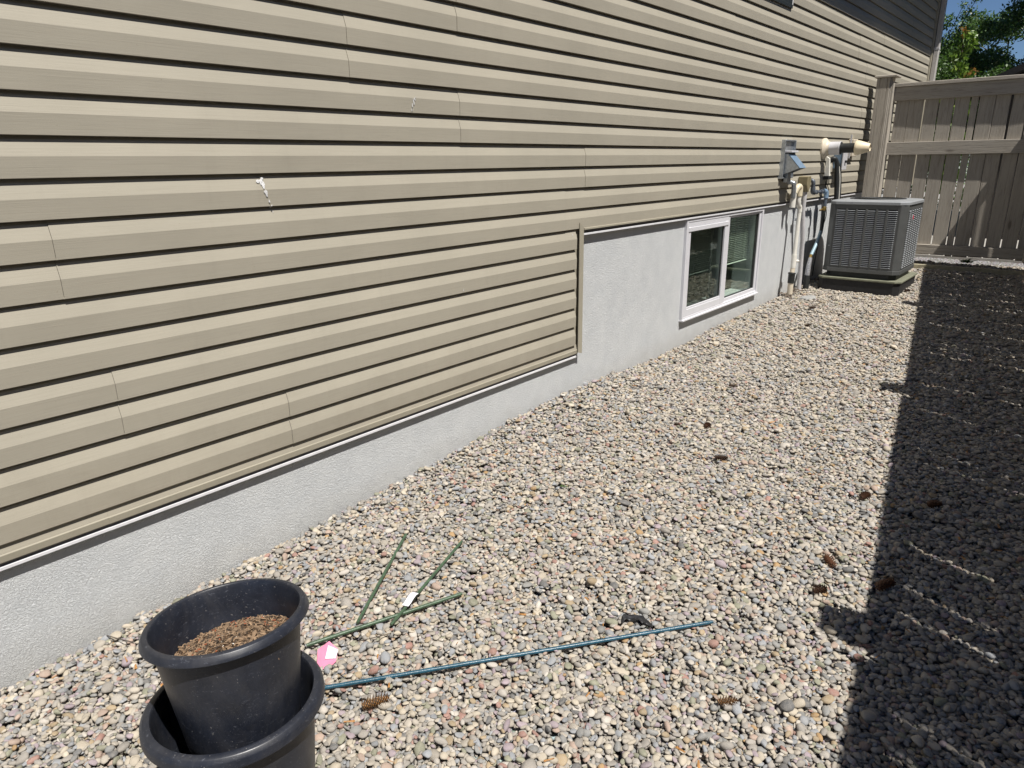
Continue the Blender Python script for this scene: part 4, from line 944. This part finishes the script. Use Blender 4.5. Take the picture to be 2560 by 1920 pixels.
# twigs
for (p0, p1, lb) in (((.72, 1.10), (.775, 1.20), 'thin dark twig on the gravel between the green and blue stakes'), ((.02, .62), (.13, .66), 'thin dry stem against the wall left of the pots'), ((1.93, 2.56), (1.945, 2.64), 'short rusty twig touching the shadow edge')):
    a = Vector((*p0, GT(max(p0[0], .02), p0[1])+.004)); b = Vector((*p1, GT(*p1)+.006)); mid = (a+b)/2+Vector((0.004, -.004, .004))
    tag(MB().tube(bez([a, mid, b], 5), .0017, 6).build('twig', M['bark']), lb, 'twig')
# leaf, dead leaves, stone, weed
def leafmesh(mb, c, d, up_, L, W, curl=.2):
    d = Vector(d).normalized(); s = d.cross(Vector(up_)).normalized(); n = s.cross(d)
    c = Vector(c)
    mb.add([c, c+d*L*.35+s*W/2+n*L*curl*.3, c+d*L*.35-s*W/2+n*L*curl*.3, c+d*L*.75+s*W*.3-n*L*curl*.1, c+d*L*.75-s*W*.3-n*L*curl*.1, c+d*L-n*L*curl*.5, c+d*L*.4, c+d*L*.75-n*L*curl*.2],
           [(0, 1, 6), (0, 6, 2), (1, 3, 7, 6), (6, 7, 4, 2), (3, 5, 7), (7, 5, 4)], False)
m = MB(); leafmesh(m, (.61, 2.37, GT(.62, 2.37)+.006), (.7, .5, .1), (0, 0, 1), .035, .014); leafmesh(m, (.61, 2.37, GT(.62, 2.37)+.006), (-.2, .9, .2), (0, 0, 1), .02, .01)
tag(m.build('green_leaf', M['leafB']), 'small green leaf lying on the gravel before the wall', 'leaf')
m = MB(); r = random.Random(3)
for _ in range(14):
    leafmesh(m, (r.uniform(0, .10), 6.95+r.gauss(0, .08), GT(.05, 6.95)+r.uniform(0, .03)), (r.gauss(0, 1), r.gauss(0, 1), r.gauss(0, .3)), (r.gauss(0, .4), r.gauss(0, .4), 1), r.uniform(.04, .08), r.uniform(.02, .035), .5)
tag(m.build('dead_leaves', M['dleaf']), 'heap of dry brown leaves at the foot of the white pipe', 'leaves', kind='stuff')
bm = bmesh.new(); bmesh.ops.create_icosphere(bm, subdivisions=2, radius=1); me = bpy.data.meshes.new('flat_stone'); 
for v_ in bm.verts: v_.co = Vector((v_.co.x*.075*(1+.15*math.sin(3*v_.co.y)), v_.co.y*.055, v_.co.z*.018))
bm.to_mesh(me); bm.free(); me.materials.append(M['slab']); o = bpy.data.objects.new('flat_stone', me); COL.objects.link(o); o.location = (.28, 6.83, GT(.28, 6.83)+.004); o.rotation_euler = (.1, -.1, .8)
tag(o, 'pale flat stone on the gravel before the air conditioner pad', 'stone')
m = MB()
for _ in range(26):
    a = r.uniform(0, 6.28); leafmesh(m, (1.19+r.gauss(0, .02), 9.36+r.gauss(0, .02), .35), (math.cos(a), math.sin(a), r.uniform(.5, 1.6)), (0, 0, 1), r.uniform(.04, .10), .014, .5)
tag(m.build('weed', M['grass']), 'small green weed growing under the back fence', 'weed')

# ================================================================== BEYOND THE FENCE
def leaves(name, mat, clumps, n, size, parent, seed, droop=0.0, aspect=.5):
    r = np.random.default_rng(seed); C = np.array([c[:3] for c in clumps]); S = np.array([c[3] for c in clumps])
    w = S**2; ids = r.choice(len(clumps), n, p=w/w.sum())
    dirs = r.normal(size=(n, 3)); dirs /= np.linalg.norm(dirs, axis=1)[:, None]
    P = C[ids]+dirs*(S[ids]*r.uniform(.25, 1.08, n)**.6)[:, None]*np.array([1, 1, .8])
    d = r.normal(size=(n, 3)); d[:, 2] -= droop; d /= np.linalg.norm(d, axis=1)[:, None]
    u = r.normal(size=(n, 3))*.8; u[:, 2] += .8; s = np.cross(d, u); s /= np.linalg.norm(s, axis=1)[:, None]
    L = size*r.uniform(.6, 1.3, n)[:, None]; W = L*aspect*.5
    nn = np.cross(s, d)
    V = np.stack([P, P+d*L*.5+s*W+nn*L*.06, P+d*L, P+d*L*.5-s*W+nn*L*.06], 1).reshape(-1, 3)
    me = bpy.data.meshes.new(name); me.vertices.add(4*n); me.vertices.foreach_set('co', V.astype(np.float32).ravel())
    me.loops.add(4*n); me.loops.foreach_set('vertex_index', np.arange(4*n, dtype=np.int32)); me.polygons.add(n); me.polygons.foreach_set('loop_start', np.arange(n, dtype=np.int32)*4)
    me.update(); me.validate()
    tn = np.clip(r.normal(.45, .22, n), 0, 1); A = me.attributes.new('tone', 'FLOAT', 'FACE'); A.data.foreach_set('value', tn.astype(np.float32))
    me.materials.append(M[mat]); o = bpy.data.objects.new(name, me); COL.objects.link(o)
    if parent is not None: link_child(o, parent)
    return o
def tree(label, name, base_, crown, rad, nclump, nleaf, size, seed, mat='leafA', extra=()):
    r = random.Random(seed); t = thing(name, label, 'tree', base_, 'trees beyond the back fence')
    B_ = Vector(base_); C_ = Vector(crown); cl = []
    m = MB(); m.tube(bez([B_, B_.lerp(C_, .4)+Vector((.06, .05, 0)), C_]), [.11-.08*i/24 for i in range(25)], 8)
    m.build('trunk', M['bark'], t)
    lm = MB()
    for i in range(nclump):
        d = Vector((r.gauss(0, 1), r.gauss(0, 1), r.gauss(0, 1))).normalized()*r.uniform(.35, 1)**.5
        c = C_+Vector((d.x*rad[0], d.y*rad[1], d.z*rad[2])); sz = r.uniform(.2, .42)*min(rad)*.8; cl.append((*c, sz))
        if i % 2 == 0: lm.tube(bez([B_.lerp(C_, r.uniform(.5, .95)), (C_+c)/2+Vector((r.gauss(0, .08), 0, r.gauss(0, .08))), c], 4), [.022-.002*j for j in range(9)], 5)
    for e in extra: cl.append(e); lm.tube([C_, e[:3]], [.012, .004], 5)
    lm.build('branches', M['bark'], t)
    o = leaves('crown', mat, cl, nleaf, size, t, seed)
    return t
tree('tall leafy tree at the far right reaching above the top of the picture', 'broadleaf_tree', (2.0, 15.6, .2), (1.85, 15.6, 4.45), (1.75, 1.2, 1.85), 150, 90000, .06, 1)
tree('lower dense green tree just right of the house corner', 'broadleaf_tree', (-.9, 15.2, .2), (-.75, 15.2, 2.45), (1.55, 1.0, 1.15), 110, 70000, .055, 2, extra=((-.10, 15, 3.80, .14), (-.02, 15, 4.02, .09), (-.2, 15, 3.95, .07), (.05, 15, 3.6, .2), (-.42, 15, 3.72, .16), (.3, 15.1, 3.5, .26)))
tree('dark shaded tree filling the gap behind the roof and the sapling', 'broadleaf_tree', (.7, 17.5, .2), (.5, 17.5, 2.7), (2.2, 1.1, 1.5), 110, 60000, .07, 3)
sp_ = thing('sapling', 'slim bright lime green sapling with orange tinted leaf tips behind the fence', 'young tree', (.62, 10.6, .3))
MB().tube(bez([(.66, 10.6, .3), (.62, 10.6, 1.5), (.60, 10.6, 2.85)]), .010, 6).build('stem', M['bark'], sp_)
leaves('foliage', 'leafB', [(.62+.05*math.sin(i*1.7), 10.6+.05*math.cos(i*2.1), 1.2+i*.105, .085+.06*(i < 11)) for i in range(17)], 3600, .062, sp_, 5, 1.3, .42)
leaves('tip_leaves', 'leafO', [(.60, 10.58, 2.92, .045), (.58, 10.6, 2.98, .035), (.76, 10.6, 2.50, .05), (.70, 10.6, 2.46, .04)], 45, .05, sp_, 6, .6, .45)
sh = thing('shed', 'shed with a dark shingled roof half hidden behind the fence at the far right', 'shed', (1.8, 13.2, .3))
MB().add([(.75, 12.6, .2), (3.6, 12.6, .2), (3.6, 12.6, 2.45), (2.15, 12.6, 3.1), (.75, 12.6, 2.45), (.75, 14.6, .2), (3.6, 14.6, .2), (3.6, 14.6, 2.45), (2.15, 14.6, 3.1), (.75, 14.6, 2.45)],
         [(0, 1, 2, 3, 4), (5, 9, 8, 7, 6), (0, 4, 9, 5), (1, 6, 7, 2)]).build('wall', plain('shed_wall', (.03, .027, .025), .9), sh)
MB().add([(.45, 12.35, 2.42), (2.15, 12.35, 3.18), (2.15, 14.8, 3.18), (.45, 14.8, 2.42), (.45, 12.35, 2.34), (2.15, 12.35, 3.08), (2.15, 14.8, 3.08), (.45, 14.8, 2.34)],
         [(0, 1, 2, 3), (4, 7, 6, 5), (0, 4, 5, 1), (3, 2, 6, 7), (0, 3, 7, 4), (1, 5, 6, 2)]).build('roof', M['shingle'], sh)
MB().add([(3.85, 12.35, 2.42), (2.15, 12.35, 3.181), (2.15, 14.8, 3.181), (3.85, 14.8, 2.42), (3.85, 12.35, 2.34), (2.15, 12.35, 3.081), (2.15, 14.8, 3.081), (3.85, 14.8, 2.34)],
         [(0, 1, 2, 3), (4, 7, 6, 5), (0, 4, 5, 1), (3, 2, 6, 7), (0, 3, 7, 4), (1, 5, 6, 2)]).build('roof', M['shingle'], sh)
hd = leaves('hedge', 'leafA', [(x, 20+math.sin(x), z, .8) for x in np.arange(-8, 8, .8) for z in (.6, 1.3, 2.0)], 22000, .12, None, 9)
tag(hd, 'dark hedge closing the garden far behind the trees', 'hedge', kind='stuff')
